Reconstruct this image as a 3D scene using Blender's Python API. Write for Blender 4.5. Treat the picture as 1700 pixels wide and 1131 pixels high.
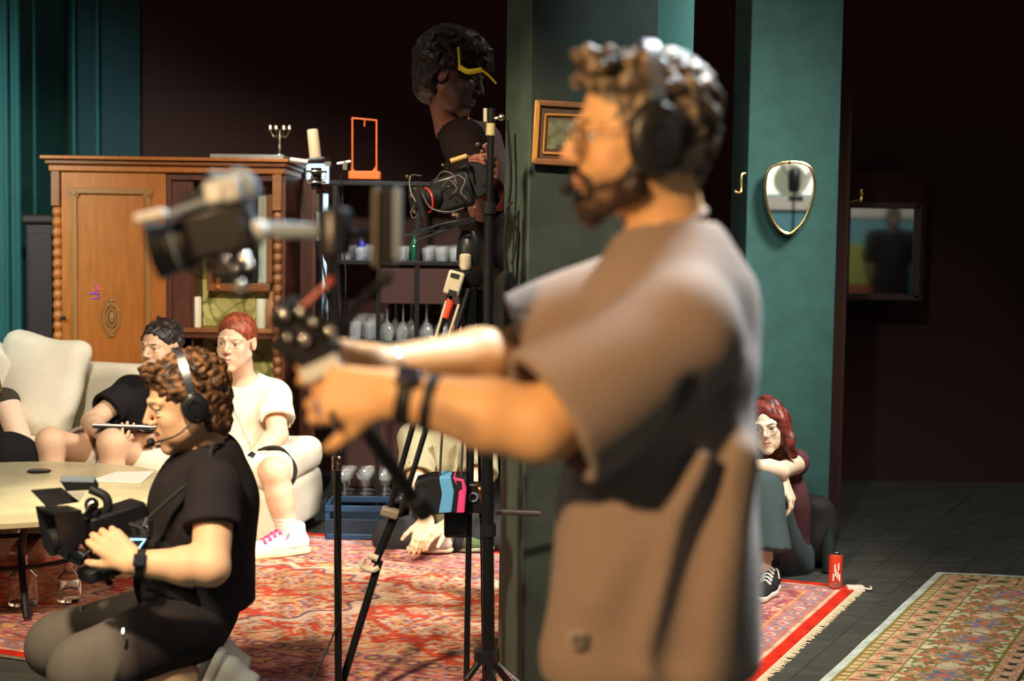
import bpy, math, random
import numpy as np
from mathutils import Vector, Matrix
random.seed(7); rng = np.random.default_rng(7)
sc = bpy.context.scene
for o in list(bpy.data.objects): bpy.data.objects.remove(o)
col = sc.collection
# ------------------------------------------------------------------ camera
FPX = 2400.0; H = 1.45
PITCH = math.atan((565.5-400)/FPX); ROLL = math.radians(0.85)
cam = bpy.data.cameras.new('camera'); camo = bpy.data.objects.new('camera', cam); col.objects.link(camo)
cam.sensor_width = 36; cam.lens = FPX/1700*36; cam.clip_start = .05; cam.clip_end = 60
RM = Matrix.Rotation(math.pi/2-PITCH, 3, 'X') @ Matrix.Rotation(ROLL, 3, 'Z')
camo.matrix_world = Matrix.Translation((0,0,H)) @ RM.to_4x4()
cam.dof.use_dof = True; cam.dof.focus_distance = 5.3; cam.dof.aperture_fstop = 2.2
sc.camera = camo
RN = np.array(RM)
def at(px, py, Y):
    d = RN @ np.array([(px-850)/FPX, -(py-565.5)/FPX, -1.0])
    p = d*(Y/d[1]); p[2] += H
    return p
def floor_at(px, py):
    d = RN @ np.array([(px-850)/FPX, -(py-565.5)/FPX, -1.0])
    return (d*(-H/d[2]) + np.array([0,0,H]))
# ------------------------------------------------------------------ world, lights, exposure
w = bpy.data.worlds.new('world'); sc.world = w; w.use_nodes = True
w.node_tree.nodes['Background'].inputs[0].default_value = (.20,.145,.12,1)
w.node_tree.nodes['Background'].inputs[1].default_value = 0.50
sc.view_settings.view_transform = 'Standard'; sc.view_settings.look = 'None'
sc.view_settings.exposure = 0.45; sc.view_settings.gamma = 1.0; sc.view_settings.use_curve_mapping = False
def area(name, loc, tgt, size, power, color, spread=180, sy=None):
    l = bpy.data.lights.new(name, 'AREA'); l.energy = power; l.color = color; l.size = size
    if sy: l.shape = 'RECTANGLE'; l.size_y = sy
    l.spread = math.radians(spread)
    o = bpy.data.objects.new(name, l); col.objects.link(o); o.location = loc
    o.rotation_euler = (Vector(tgt)-Vector(loc)).to_track_quat('-Z','Y').to_euler()
    return o
def spot(name, loc, tgt, ang, power, color, blend=.5, rad=.1):
    l = bpy.data.lights.new(name, 'SPOT'); l.energy = power; l.color = color
    l.spot_size = math.radians(ang); l.spot_blend = blend; l.shadow_soft_size = rad
    o = bpy.data.objects.new(name, l); col.objects.link(o); o.location = loc
    o.rotation_euler = (Vector(tgt)-Vector(loc)).to_track_quat('-Z','Y').to_euler()
    return o
spot('key_light', (-1.3,1.5,3.8), (-.35,5.2,0), 39, 820, (1,.78,.52), .3, .14)
spot('front_fill', (-2.8,2.1,2.0), (-.9,4,.95), 30, 110, (1,.80,.55), .5, .10)
spot('kicker', (-.7,3.1,3.1), (-.45,2.0,1.55), 36, 26, (.78,.92,1), .6, .05)
area('studio_fill', (2.2,4.9,3.5), (-.7,6.6,.0), .8, 34, (1,.94,.84), 62)
spot('sofa_light', (-1.0,3.0,3.5), (-1.75,6.9,.85), 48, 520, (1,.88,.68), .4, .16)
spot('face_light', (-1.3,.2,2.3), (.34,2.1,1.15), 35, 235, (1,.62,.29), .45, .08)
area('top_light', (1.0,3.2,3.4), (.3,2.2,1.2), .7, 34, (.85,.95,1), 80)
spot('column_light', (-.2,1.6,3.3), (1.3,6.6,1.3), 21, 200, (.80,.97,1), .5, .10)
spot('rug_light', (.9,3.4,3.4), (1.75,5.9,0), 62, 190, (1,.93,.74), .6, .15)
spot('glass_light', (-1.3,6.3,3.4), (-.55,7.6,.9), 44, 150, (.75,.92,1), .5, .06)
spot('mirror_wall_light', (3.4,.9,3.4), (3.9,-2,1.8), 95, 170, (1,.97,.88), .8, .2)
spot('curtain_light', (-3.3,5.4,2.6), (-3.1,8.2,1.4), 60, 260, (.7,1,1), .8, .2)
# ------------------------------------------------------------------ materials
MATS = {}
def mat(name, color=(.5,.5,.5), rough=.6, metal=0, attr=False, bump=0, bscale=80, trans=0, emit=0, spec=.5, var=0, vscale=6, ior=1.45, coat=0, stretch=None, sheen=0):
    if name in MATS: return MATS[name]
    m = bpy.data.materials.new(name); m.use_nodes = True; nt = m.node_tree; b = nt.nodes['Principled BSDF']
    b.inputs['Base Color'].default_value = (*color,1); b.inputs['Roughness'].default_value = rough
    b.inputs['Metallic'].default_value = metal; b.inputs['Specular IOR Level'].default_value = spec
    b.inputs['IOR'].default_value = ior
    if trans: b.inputs['Transmission Weight'].default_value = trans
    if coat: b.inputs['Coat Weight'].default_value = coat
    if sheen: b.inputs['Sheen Weight'].default_value = sheen
    if emit: b.inputs['Emission Color'].default_value = (*color,1); b.inputs['Emission Strength'].default_value = emit
    src = None
    if attr:
        a = nt.nodes.new('ShaderNodeAttribute'); a.attribute_name = 'Col'; src = a.outputs['Color']
    if bump or var:
        tc = nt.nodes.new('ShaderNodeTexCoord'); mp = nt.nodes.new('ShaderNodeMapping')
        nt.links.new(tc.outputs['Object'], mp.inputs[0])
        if stretch: mp.inputs['Scale'].default_value = stretch
    if var:
        n = nt.nodes.new('ShaderNodeTexNoise'); n.inputs['Scale'].default_value = vscale; n.inputs['Detail'].default_value = 6
        nt.links.new(mp.outputs[0], n.inputs[0])
        r = nt.nodes.new('ShaderNodeMapRange'); r.inputs[3].default_value = 1-var; r.inputs[4].default_value = 1+var
        r.inputs[1].default_value = .3; r.inputs[2].default_value = .7
        nt.links.new(n.outputs['Fac'], r.inputs[0])
        vm = nt.nodes.new('ShaderNodeVectorMath'); vm.operation = 'SCALE'
        if src: nt.links.new(src, vm.inputs[0])
        else: vm.inputs[0].default_value = color
        nt.links.new(r.outputs[0], vm.inputs['Scale']); src = vm.outputs[0]
    if src: nt.links.new(src, b.inputs['Base Color'])
    if bump:
        n = nt.nodes.new('ShaderNodeTexNoise'); n.inputs['Scale'].default_value = bscale; n.inputs['Detail'].default_value = 4
        nt.links.new(mp.outputs[0], n.inputs[0])
        bp = nt.nodes.new('ShaderNodeBump'); bp.inputs['Strength'].default_value = bump; bp.inputs['Distance'].default_value = .004
        nt.links.new(n.outputs['Fac'], bp.inputs['Height']); nt.links.new(bp.outputs[0], b.inputs['Normal'])
    MATS[name] = m; return m
SKIN = mat('skin', attr=True, rough=.5, bump=.15, bscale=120, spec=.35)
HAIR = mat('hair_strands', attr=True, rough=.45, bump=.9, bscale=60, spec=.5, var=.35, vscale=40)
CLOTH = mat('cloth_colour', attr=True, rough=.9, bump=.35, bscale=260, spec=.15)
BLACKP = mat('black_plastic', (.012,.012,.014), .34)
BLACKR = mat('black_rubber', (.009,.009,.010), .6)
BLACKM = mat('black_metal', (.02,.02,.022), .35, .6)
SILVER = mat('brushed_silver', (.62,.63,.65), .3, 1)
CHROME = mat('chrome', (.8,.8,.82), .12, 1)
BRASS = mat('aged_brass', (.55,.38,.14), .35, 1)
WHITEP = mat('white_plastic', (.8,.8,.78), .35)
GREYP = mat('grey_plastic', (.22,.28,.34), .35)
BEIGE = mat('beige_metal', (.62,.55,.42), .45, .2)
REDP = mat('red_enamel', (.62,.05,.025), .35)
ORANGE = mat('orange_enamel', (.75,.13,.015), .5)
BLUET = mat('blue_tape', (.12,.42,.78), .6)
PINKT = mat('pink_tape', (.82,.06,.26), .6)
LENSG = mat('lens_glass', (.02,.02,.035), .05, 0, coat=1)
# ------------------------------------------------------------------ object helpers
BASE = {}
def empty(name, loc, label, cat, group=None):
    o = bpy.data.objects.new(name, None); col.objects.link(o); o.location = tuple(float(v) for v in loc); o.empty_display_size = .05
    BASE[o.name] = np.array(loc, float); o['label'] = label; o['category'] = cat
    if group: o['group'] = group
    return o
def raw(name, V, F, m, base, smooth=True, sharp=.7, colr=None):
    me = bpy.data.meshes.new(name); V = np.asarray(V, float)-base
    if isinstance(F, np.ndarray):
        me.vertices.add(len(V)); me.vertices.foreach_set('co', V.astype(np.float32).ravel())
        n = F.shape[1]; me.loops.add(F.size); me.loops.foreach_set('vertex_index', F.astype(np.int32).ravel())
        me.polygons.add(len(F)); me.polygons.foreach_set('loop_start', np.arange(0, F.size, n, dtype=np.int32))
        me.update(calc_edges=True); me.validate()
    else:
        me.from_pydata([tuple(v) for v in V], [], [tuple(f) for f in F]); me.update()
    me.polygons.foreach_set('use_smooth', [smooth]*len(me.polygons))
    if smooth and sharp: me.set_sharp_from_angle(angle=sharp)
    if colr is not None:
        a = me.color_attributes.new('Col', 'FLOAT_COLOR', 'POINT')
        c = np.ones((len(V),4), np.float32); c[:,:3] = colr; a.data.foreach_set('color', c.ravel())
    me.materials.append(m)
    o = bpy.data.objects.new(name, me); col.objects.link(o); return o
def obj(name, mb, m, parent=None, bevel=0, label=None, cat=None, group=None, kind=None, colr=None, smooth=True, sharp=.7):
    V, F = (mb.V, mb.F) if isinstance(mb, MB) else mb
    V = np.asarray(V, float)
    base = BASE[parent.name] if parent else np.array([(V[:,0].min()+V[:,0].max())/2, (V[:,1].min()+V[:,1].max())/2, V[:,2].min()])
    o = raw(name, V, F, m, base, smooth, sharp, colr); BASE[o.name] = base
    if parent: o.parent = parent
    else: o.location = tuple(base)
    if bevel:
        b = o.modifiers.new('bevel','BEVEL'); b.width = bevel; b.segments = 2; b.limit_method = 'ANGLE'
    if label: o['label'] = label
    if cat: o['category'] = cat
    if group: o['group'] = group
    if kind: o['kind'] = kind
    return o
def nrm(v): v = np.asarray(v, float); return v/ (np.linalg.norm(v)+1e-9)
def frame(d, up=(0,0,1)):
    d = nrm(d); u = np.asarray(up, float)
    if abs(np.dot(nrm(u), d)) > .98: u = np.array([1.,0,0])
    s = nrm(np.cross(u, d)); return s, nrm(np.cross(d, s)), d
class MB:
    def __init__(s): s.V = []; s.F = []
    def add(s, V, F):
        n = len(s.V); s.V += [tuple(v) for v in V]; s.F += [tuple(i+n for i in f) for f in F]; return s
    def box(s, c, size, R=None):
        c = np.asarray(c, float); V = []
        for x in (-.5,.5):
            for y in (-.5,.5):
                for z in (-.5,.5):
                    p = np.array([x*size[0], y*size[1], z*size[2]]); V.append(c + (R @ p if R is not None else p))
        return s.add(V, [(0,1,3,2),(4,6,7,5),(0,4,5,1),(2,3,7,6),(0,2,6,4),(1,5,7,3)])
    def pbox(s, x0, y0, x1, y1, Y, d):     # front face at world Y, seen between these pixels
        a = at(x0,(y0+y1)/2,Y); b = at(x1,(y0+y1)/2,Y); t = at((x0+x1)/2,y0,Y); u = at((x0+x1)/2,y1,Y)
        return s.box(((a[0]+b[0])/2, Y+d/2, (t[2]+u[2])/2), (abs(b[0]-a[0]), d, abs(t[2]-u[2])))
    def tube(s, path, r, n=8, cap=True):
        P = [np.asarray(p, float) for p in path]; R = r if hasattr(r,'__len__') else [r]*len(P)
        V = []; F = []; up = None
        for i, p in enumerate(P):
            d = nrm(P[min(i+1,len(P)-1)]-P[max(i-1,0)])
            if up is None: a, b, _ = frame(d)
            else:
                a = nrm(up - d*np.dot(up, d)); b = np.cross(d, a)
            up = a
            for k in range(n):
                t = 2*math.pi*k/n; V.append(p + (a*math.cos(t)+b*math.sin(t))*R[i])
        for i in range(len(P)-1):
            for k in range(n):
                k2 = (k+1)%n; F.append((i*n+k, i*n+k2, (i+1)*n+k2, (i+1)*n+k))
        if cap: F.append(tuple(range(n))[::-1]); F.append(tuple((len(P)-1)*n+k for k in range(n)))
        return s.add(V, F)
    def cyl(s, a, b, r1, r2=None, n=16): return s.tube([a,b], [r1, r1 if r2 is None else r2], n)
    def lathe(s, prof, c=(0,0,0), ax=(0,0,1), n=20, up=None):
        A, B, D = frame(ax) if abs(ax[2]) < .99 or abs(ax[0])+abs(ax[1]) > .01 else (np.array([1.,0,0]), np.array([0,1.,0]), np.array([0,0,1.]))
        c = np.asarray(c, float); V = []; F = []
        for (r, h) in prof:
            for k in range(n):
                t = 2*math.pi*k/n; V.append(c + (A*math.cos(t)+B*math.sin(t))*r + D*h)
        for i in range(len(prof)-1):
            for k in range(n):
                k2 = (k+1)%n; F.append((i*n+k, i*n+k2, (i+1)*n+k2, (i+1)*n+k))
        if prof[0][0] > 1e-4: F.append(tuple(range(n))[::-1])
        if prof[-1][0] > 1e-4: F.append(tuple((len(prof)-1)*n+k for k in range(n)))
        return s.add(V, F)
    def sph(s, c, r, n=12, sc_=(1,1,1), R=None):
        c = np.asarray(c, float); V = []; F = []
        for i in range(n//2+1):
            ph = math.pi*i/(n//2)
            for k in range(n):
                t = 2*math.pi*k/n; p = np.array([math.sin(ph)*math.cos(t)*sc_[0], math.sin(ph)*math.sin(t)*sc_[1], math.cos(ph)*sc_[2]])*r
                V.append(c + (R @ p if R is not None else p))
        for i in range(n//2):
            for k in range(n):
                k2 = (k+1)%n; F.append((i*n+k, (i+1)*n+k, (i+1)*n+k2, i*n+k2))
        return s.add(V, F)
    def torus(s, c, ax, R, r, n=24, m=8, sx=1.0, up=(0,0,1)):
        A, B, D = frame(ax, up); c = np.asarray(c, float)
        P = [c + A*R*sx*math.cos(2*math.pi*i/n) + B*R*math.sin(2*math.pi*i/n) for i in range(n)]
        V = []; F = []
        for i in range(n):
            o = nrm(P[i]-c)
            for k in range(m):
                t = 2*math.pi*k/m; V.append(P[i] + o*r*math.cos(t) + D*r*math.sin(t))
        for i in range(n):
            for k in range(m):
                i2 = (i+1)%n; k2 = (k+1)%m; F.append((i*m+k, i2*m+k, i2*m+k2, i*m+k2))
        return s.add(V, F)
    def prism(s, poly, off):
        P = [np.asarray(p, float) for p in poly]; n = len(P); off = np.asarray(off, float)
        V = P+[p+off for p in P]
        F = [tuple(range(n)), tuple(range(n,2*n))[::-1]] + [(i, i+n, (i+1)%n+n, (i+1)%n) for i in range(n)]
        return s.add(V, F)
def arc(pts, n=24):
    P = [np.asarray(p, float) for p in pts]; P = [2*P[0]-P[1]]+P+[2*P[-1]-P[-2]]; out = []
    seg = len(P)-3
    for i in range(seg):
        a, b, c, d = P[i:i+4]
        for k in range(max(2, n//seg)):
            t = k/max(2, n//seg); out.append(.5*((2*b)+(-a+c)*t+(2*a-5*b+4*c-d)*t*t+(-a+3*b-3*c+d)*t**3))
    out.append(P[-2]); return out
# ------------------------------------------------------------------ implicit surfaces for bodies and cloth
class Sdf:
    def __init__(s): s.ops = []; s.folds = []
    def rc(s, a, b, r1, r2, k=.02, flat=False, neg=False, flata=False):
        a = np.asarray(a, float); b = np.asarray(b, float); ab = b-a; L2 = float(ab@ab)+1e-9; n = nrm(ab)
        def f(X,Y,Z):
            x=X-a[0]; y=Y-a[1]; z=Z-a[2]
            h0=(x*ab[0]+y*ab[1]+z*ab[2])/L2; h=np.clip(h0,0,1.4 if flat else 1) if not flata else np.clip(h0,-.4,1.4 if flat else 1)
            d=np.sqrt((x-h*ab[0])**2+(y-h*ab[1])**2+(z-h*ab[2])**2)-(r1+(r2-r1)*h)
            if flat: d=np.maximum(d,(h0-1)*math.sqrt(L2))
            if flata: d=np.maximum(d,-h0*math.sqrt(L2))
            return d
        R = max(r1,r2, r2+(r2-r1)*.4 if flat else 0)
        s.ops.append((neg, f, np.minimum(a,b)-R, np.maximum(a,b)+R, k)); return s
    def ell(s, c, r, M=None, k=.02, neg=False):
        c = np.asarray(c, float); r = np.asarray(r, float); M = np.eye(3) if M is None else M   # columns are the axes
        def f(X,Y,Z):
            x=X-c[0]; y=Y-c[1]; z=Z-c[2]
            u=(x*M[0,0]+y*M[1,0]+z*M[2,0]); v=(x*M[0,1]+y*M[1,1]+z*M[2,1]); q=(x*M[0,2]+y*M[1,2]+z*M[2,2])
            k0=np.sqrt((u/r[0])**2+(v/r[1])**2+(q/r[2])**2)+1e-6; k1=np.sqrt((u/r[0]**2)**2+(v/r[1]**2)**2+(q/r[2]**2)**2)+1e-6
            return k0*(k0-1)/k1
        e = np.sqrt((M**2) @ (r**2))
        s.ops.append((neg, f, c-e, c+e, k)); return s
    def cut(s, p, n, k=.004, lo=None, hi=None):       # removes everything on the side n points to
        p = np.asarray(p, float); n = nrm(n)
        def f(X,Y,Z): return -((X-p[0])*n[0]+(Y-p[1])*n[1]+(Z-p[2])*n[2])
        s.ops.append((True, f, np.full(3,-99.) if lo is None else np.asarray(lo,float), np.full(3,99.) if hi is None else np.asarray(hi,float), k)); return s
    def mesh(s, cell, fine=None):
        lo = np.min([o[2] for o in s.ops if not o[0]],0)-.02; hi = np.max([o[3] for o in s.ops if not o[0]],0)+.02
        ax = []
        for i in range(3):
            v = [lo[i]]
            while v[-1] < hi[i]:
                c = cell
                for (a,b,f) in (fine or []):
                    if a[i]-cell*.5 <= v[-1] <= b[i]: c = min(c,f)
                v.append(v[-1]+c)
            ax.append(np.array(v, np.float32))
        xs,ys,zs = ax
        D = np.full((len(xs),len(ys),len(zs)), .5, np.float32)
        for (neg,f,a,b,k) in s.ops:
            m = k+2.2*cell; sl = []
            for i in range(3):
                i0 = max(0, np.searchsorted(ax[i], a[i]-m)-1); i1 = min(len(ax[i]), np.searchsorted(ax[i], b[i]+m)+1)
                sl.append(slice(int(i0), int(i1)))
            if any(q.stop<=q.start for q in sl): continue
            X = xs[sl[0]][:,None,None]; Y = ys[sl[1]][None,:,None]; Z = zs[sl[2]][None,None,:]
            d = f(X,Y,Z).astype(np.float32); E = D[sl[0],sl[1],sl[2]]
            if neg:
                d = -d; h = np.clip(.5-.5*(d-E)/k,0,1); D[sl[0],sl[1],sl[2]] = d*(1-h)+E*h + k*h*(1-h)
            else:
                h = np.clip(.5+.5*(d-E)/k,0,1); D[sl[0],sl[1],sl[2]] = d*(1-h)+E*h - k*h*(1-h)
        for f in s.folds: D += f(xs[:,None,None], ys[None,:,None], zs[None,None,:]).astype(np.float32)
        S = D < 0; nx,ny,nz = D.shape
        c = np.zeros((nx-1,ny-1,nz-1), np.uint8)
        for a in (0,1):
            for b in (0,1):
                for e in (0,1): c += S[a:nx-1+a, b:ny-1+b, e:nz-1+e]
        act = (c>0)&(c<8); idx = np.full(act.shape, -1, np.int32); I,J,K = np.nonzero(act); idx[I,J,K] = np.arange(len(I))
        P = np.zeros((len(I),3), np.float64); cnt = np.zeros(len(I))
        dx = np.diff(xs); dy = np.diff(ys); dz = np.diff(zs)
        for a in (0,1):
            for b in (0,1):
                for e in (0,1):
                    for axn in range(3):
                        if (a,b,e)[axn]: continue
                        q = [a,b,e]; q[axn] = 1
                        da = D[I+a,J+b,K+e]; db = D[I+q[0],J+q[1],K+q[2]]; cr = (da<0)!=(db<0)
                        t = np.where(cr, da/np.where(cr, da-db, 1), 0)
                        px = xs[I]+dx[I]*(a + (t if axn==0 else 0)); py = ys[J]+dy[J]*(b + (t if axn==1 else 0)); pz = zs[K]+dz[K]*(e + (t if axn==2 else 0))
                        P[:,0] += px*cr; P[:,1] += py*cr; P[:,2] += pz*cr; cnt += cr
        P /= cnt[:,None]; Fs = []
        def quads(A, B, cells, flip):
            ch = A!=B; i,j,k = np.nonzero(ch); ins = A[i,j,k]
            Q = np.stack([idx[i+o[0], j+o[1], k+o[2]] for o in cells], 1)
            Q = np.where(ins[:,None], Q, Q[:,::-1]); ok = (Q>=0).all(1); Fs.append(Q[ok])
        quads(S[:-1,1:-1,1:-1], S[1:,1:-1,1:-1], [(0,0,0),(0,1,0),(0,1,1),(0,0,1)], 0)
        quads(S[1:-1,:-1,1:-1], S[1:-1,1:,1:-1], [(0,0,0),(0,0,1),(1,0,1),(1,0,0)], 0)
        quads(S[1:-1,1:-1,:-1], S[1:-1,1:-1,1:], [(0,0,0),(1,0,0),(1,1,0),(0,1,0)], 0)
        return P, np.concatenate(Fs)
def paint(V, base, spots):
    C = np.tile(np.array(base, float), (len(V),1))
    for sp in spots:
        c, r, cc, st = sp[:4]; soft = sp[4] if len(sp) > 4 else .5
        c = np.asarray(c, float)
        if len(sp) > 5: M = sp[5]; q = (V-c) @ M; d = np.sqrt(((q/np.asarray(r))**2).sum(1))
        else: d = np.linalg.norm(V-c, axis=1)/r
        wgt = np.clip((1-d)/soft, 0, 1)[:,None]*st; C = C*(1-wgt)+np.array(cc)*wgt
    return C
def vnoise(V, f, seed=0):
    r = np.random.default_rng(seed); o = np.zeros(len(V))
    for i in range(6):
        d = r.normal(size=3); d = d/np.linalg.norm(d)*f*(1+.35*i); o += np.sin(V@d + r.uniform(0,6))
    return o/6
def headframe(fwd, tilt=0, up=(0,0,1)):
    y = nrm(fwd); x = nrm(np.cross(y, up)); z = nrm(np.cross(x, y))
    if tilt: x2 = x*math.cos(tilt)+z*math.sin(tilt); z = z*math.cos(tilt)-x*math.sin(tilt); x = x2
    return np.stack([x,y,z],1)
def head_ops(S, C, M, s=1, fem=0):
    L = lambda x,y,z: C + M@(np.array([x,y,z])*s)
    e = lambda c,r,k=.02,neg=False: S.ell(L(*c), np.array(r)*s, M, k, neg)
    r_ = lambda a,b,r1,r2,k=.015,neg=False: S.rc(L(*a), L(*b), r1*s, r2*s, k, neg=neg)
    e((0,-.014,.042),(.074,.092,.080)); e((0,.022,-.012),(.060,.066,.092-.004*fem),.025)
    for g in (-1,1):
        r_((g*.050,-.004,-.050),(g*.012,.070,-.098),.018,.014-.002*fem,.025)
        e((g*.036,.056,-.026),(.024,.022,.022),.018)
        r_((g*.012,.086,.026),(g*.044,.066,.024),.0085,.009,.010)
    for g in (-1,1): e((g*.029,.046,-.060),(.028,.030,.034),.022)
    e((0,.072,-.100),(.021,.017,.016),.016)
    e((0,.072,-.062),(.030,.020,.028),.015)
    for g in (-1,1): e((g*.031,.096,.004),(.019,.020,.0115),.007,True)
    for g in (-1,1):
        e((g*.031,.0735,.0120),(.0165,.0125,.0068),.004); e((g*.031,.0725,-.0068),(.0160,.0115,.0052),.004)
    r_((0,.084,.020),(0,.108,-.020),.0075,.0095-.001*fem,.010)
    for g in (-1,1):
        e((g*.0115,.096,-.026),(.0085,.010,.007),.006)
    r_((-.019,.082,-.0585),(0,.0925,-.0555),.0035,.0060,.005); r_((.019,.082,-.0585),(0,.0925,-.0555),.0035,.0060,.005)
    r_((-.017,.081,-.0665),(0,.0900,-.0690),.0035,.0070,.005); r_((.017,.081,-.0665),(0,.0900,-.0690),.0035,.0070,.005)
    r_((-.020,.088,-.0615),(.020,.088,-.0615),.0018,.0018,.004,True)
    for g in (-1,1):
        e((g*.077,-.010,-.002),(.009,.018,.030),.006); e((g*.085,-.005,.004),(.006,.010,.018),.004,True)
    return L
def face_paint(L, M, s, brow=(.06,.03,.02), lip=(.55,.20,.16), cheek=(.75,.30,.20), browk=.85):
    sp = []
    for g in (-1,1):
        sp.append((L(g*.042,.066,-.028), .030*s, cheek, .30, .9))
        sp.append((L(g*.030,.085,.0255), np.array([.021,.02,.0050])*s, brow, browk, .4, M))
        sp.append((L(g*.031,.082,.0135), np.array([.017,.02,.0030])*s, (.08,.04,.03), .8, .5, M))
        sp.append((L(g*.031,.082,-.006), np.array([.017,.02,.004])*s, cheek, .35, .7, M))
        sp.append((L(g*.0075,.102,-.034), .0045*s, (.15,.04,.03), .8, .5))
    sp.append((L(0,.11,-.02), .020*s, cheek, .35, .9))
    sp.append((L(0,.088,-.0615), np.array([.023,.02,.0130])*s, lip, .85, .4, M))
    sp.append((L(0,.090,-.0615), np.array([.021,.02,.0022])*s, (.18,.05,.04), .8, .6, M))
    return sp
def eyes(root, C, M, s, iris=(.10,.06,.03)):
    for g in (-1,1):
        c = C + M@(np.array([g*.0310,.0715,.0030])*s); mb = MB().sph((0,0,0), .0122*s, 16); V = np.array(mb.V)
        d = V@nrm(M@np.array([0,1,0]))/(.0125*s); cc = np.where((d>.93)[:,None], (.01,.01,.01), np.where((d>.84)[:,None], iris, (.62,.57,.52)))
        obj('eye', (V+c, mb.F), mat('eye_gloss', attr=True, rough=.12), root, colr=cc)
def hand_ops(S, W, d, n, curls=(.5,.5,.5,.5), thumb=.5, side=1, s=1.0, spread=.0, abd=.6):
    d = nrm(d); n = nrm(n - d*np.dot(n,d)); t = np.cross(d,n)*side
    offs = (.030,.010,-.011,-.030); ln = (.072,.080,.075,.058); kn = (.088,.092,.088,.080)
    for i in range(4):
        K = W + d*kn[i]*s + t*offs[i]*s
        S.rc(W + d*.008*s + t*offs[i]*.55*s, K, .0175*s, .0115*s, .014)
        p = K; a = spread*(1.5-i)*.3; dd = nrm(d*math.cos(a)+t*math.sin(a)); ang = 0
        for j,(fr,rr) in enumerate(((.44,.0098),(.32,.0086),(.24,.0076))):
            ang += curls[i]*(.9,1.1,.7)[j]; q = p + (dd*math.cos(ang)+n*math.sin(ang))*ln[i]*fr*s
            S.rc(p, q, rr*s*(1 if i<3 else .88), (rr-.0008)*s*(1 if i<3 else .88), .003); p = q
    b = W + d*.022*s + t*.018*s
    d1 = nrm(d*(1-abd*.5)+t*abd+n*.35*thumb); p1 = b + d1*.048*s
    d2 = nrm(d1 + n*.7*thumb + d*.3); p2 = p1 + d2*.033*s; d3 = nrm(d2+n*.6*thumb - t*.2); p3 = p2 + d3*.026*s
    S.rc(b, p1, .0165*s, .0118*s, .012); S.rc(p1, p2, .0112*s, .0098*s, .004); S.rc(p2, p3, .0098*s, .0082*s, .004)
    return n, t
def torso_ops(S, J, g=0, s=1, wid=1, dep=1, sh=True, k=.05):
    side = nrm(J['sa']-J['sb']); up = nrm(J['nk']-J['pe']); up = nrm(up-side*np.dot(up,side)); fr = np.cross(side, up)
    M = np.stack([side, fr, up],1); mid = (J['ch']+J['pe'])/2
    S.ell(J['ch'], ((.165*wid*s)+g, (.112*dep*s)+g, .185*s+g), M, k)
    S.ell(mid, ((.145*wid*s)+g, (.105*dep*s)+g, .16*s+g), M, k)
    S.ell(J['pe'], ((.158*wid*s)+g, (.115*dep*s)+g, .13*s+g), M, k)
    if sh:
        for q in ('sa','sb'):
            S.rc(J['nk']-up*.015*s, J[q]+up*.01*s, .046*s+g, .050*s+g, .04)
    return M
def body_sdf(J, s=1, wid=1, dep=1, legs=True, arm=1.0, feet=True, fem=0):
    S = Sdf(); L = head_ops(S, J['C'], J['M'], J.get('hs', s), fem)
    S.rc(L(0,-.022,-.045), J['nk'], .056*s*(1-.14*fem), .062*s*(1-.12*fem), .03)
    torso_ops(S, J, -.006, s, wid, dep)
    for q in 'ab':
        if 'e'+q in J:
            S.rc(J['s'+q], J['e'+q], .050*s*arm, .041*s*arm, .03); 
            m = J['e'+q]*.68+J['w'+q]*.32
            S.rc(J['e'+q], m, .041*s*arm, .042*s*arm, .02); S.rc(m, J['w'+q], .042*s*arm, .027*s*arm, .02)
            if 'h'+q in J:
                h = J['h'+q]; hand_ops(S, J['w'+q], h[0], h[1], h[2], h[3], h[4], s*h[5] if len(h)>5 else s)
        if legs and 'k'+q in J:
            S.rc(J['l'+q], J['k'+q], .084*s, .058*s, .04); S.rc(J['k'+q], J['n'+q], .056*s, .040*s, .03)
            c = J['k'+q]*.65+J['n'+q]*.35
            S.rc(c, c*.8+J['n'+q]*.2, .056*s, .050*s, .03)
            if feet and 't'+q in J: S.rc(J['n'+q], J['t'+q], .036*s, .030*s, .02)
    return S, L
def make_body(root, J, s=1, skin=(.72,.42,.27), spots=(), cell=.008, fine=.0042, iris=(.1,.06,.03), hands_fine=True, **kw):
    S, L = body_sdf(J, s, **kw); hs = J.get('hs', s)
    fn = [(J['C']-.135*hs, J['C']+.14*hs, fine*.72)]
    if hands_fine:
        for q in 'ab':
            if 'h'+q in J:
                m = J['w'+q]+nrm(J['h'+q][0])*.07*s; fn.append((m-.11*s, m+.11*s, max(fine,.0048)))
    V,F = S.mesh(cell, fn)
    sp = face_paint(L, J['M'], hs, **J.get('fp', {})) + list(spots)
    b = obj('body', (V,F), SKIN, root, colr=paint(V, skin, sp), sharp=None)
    eyes(root, J['C'], J['M'], hs, iris)
    return L
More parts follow.
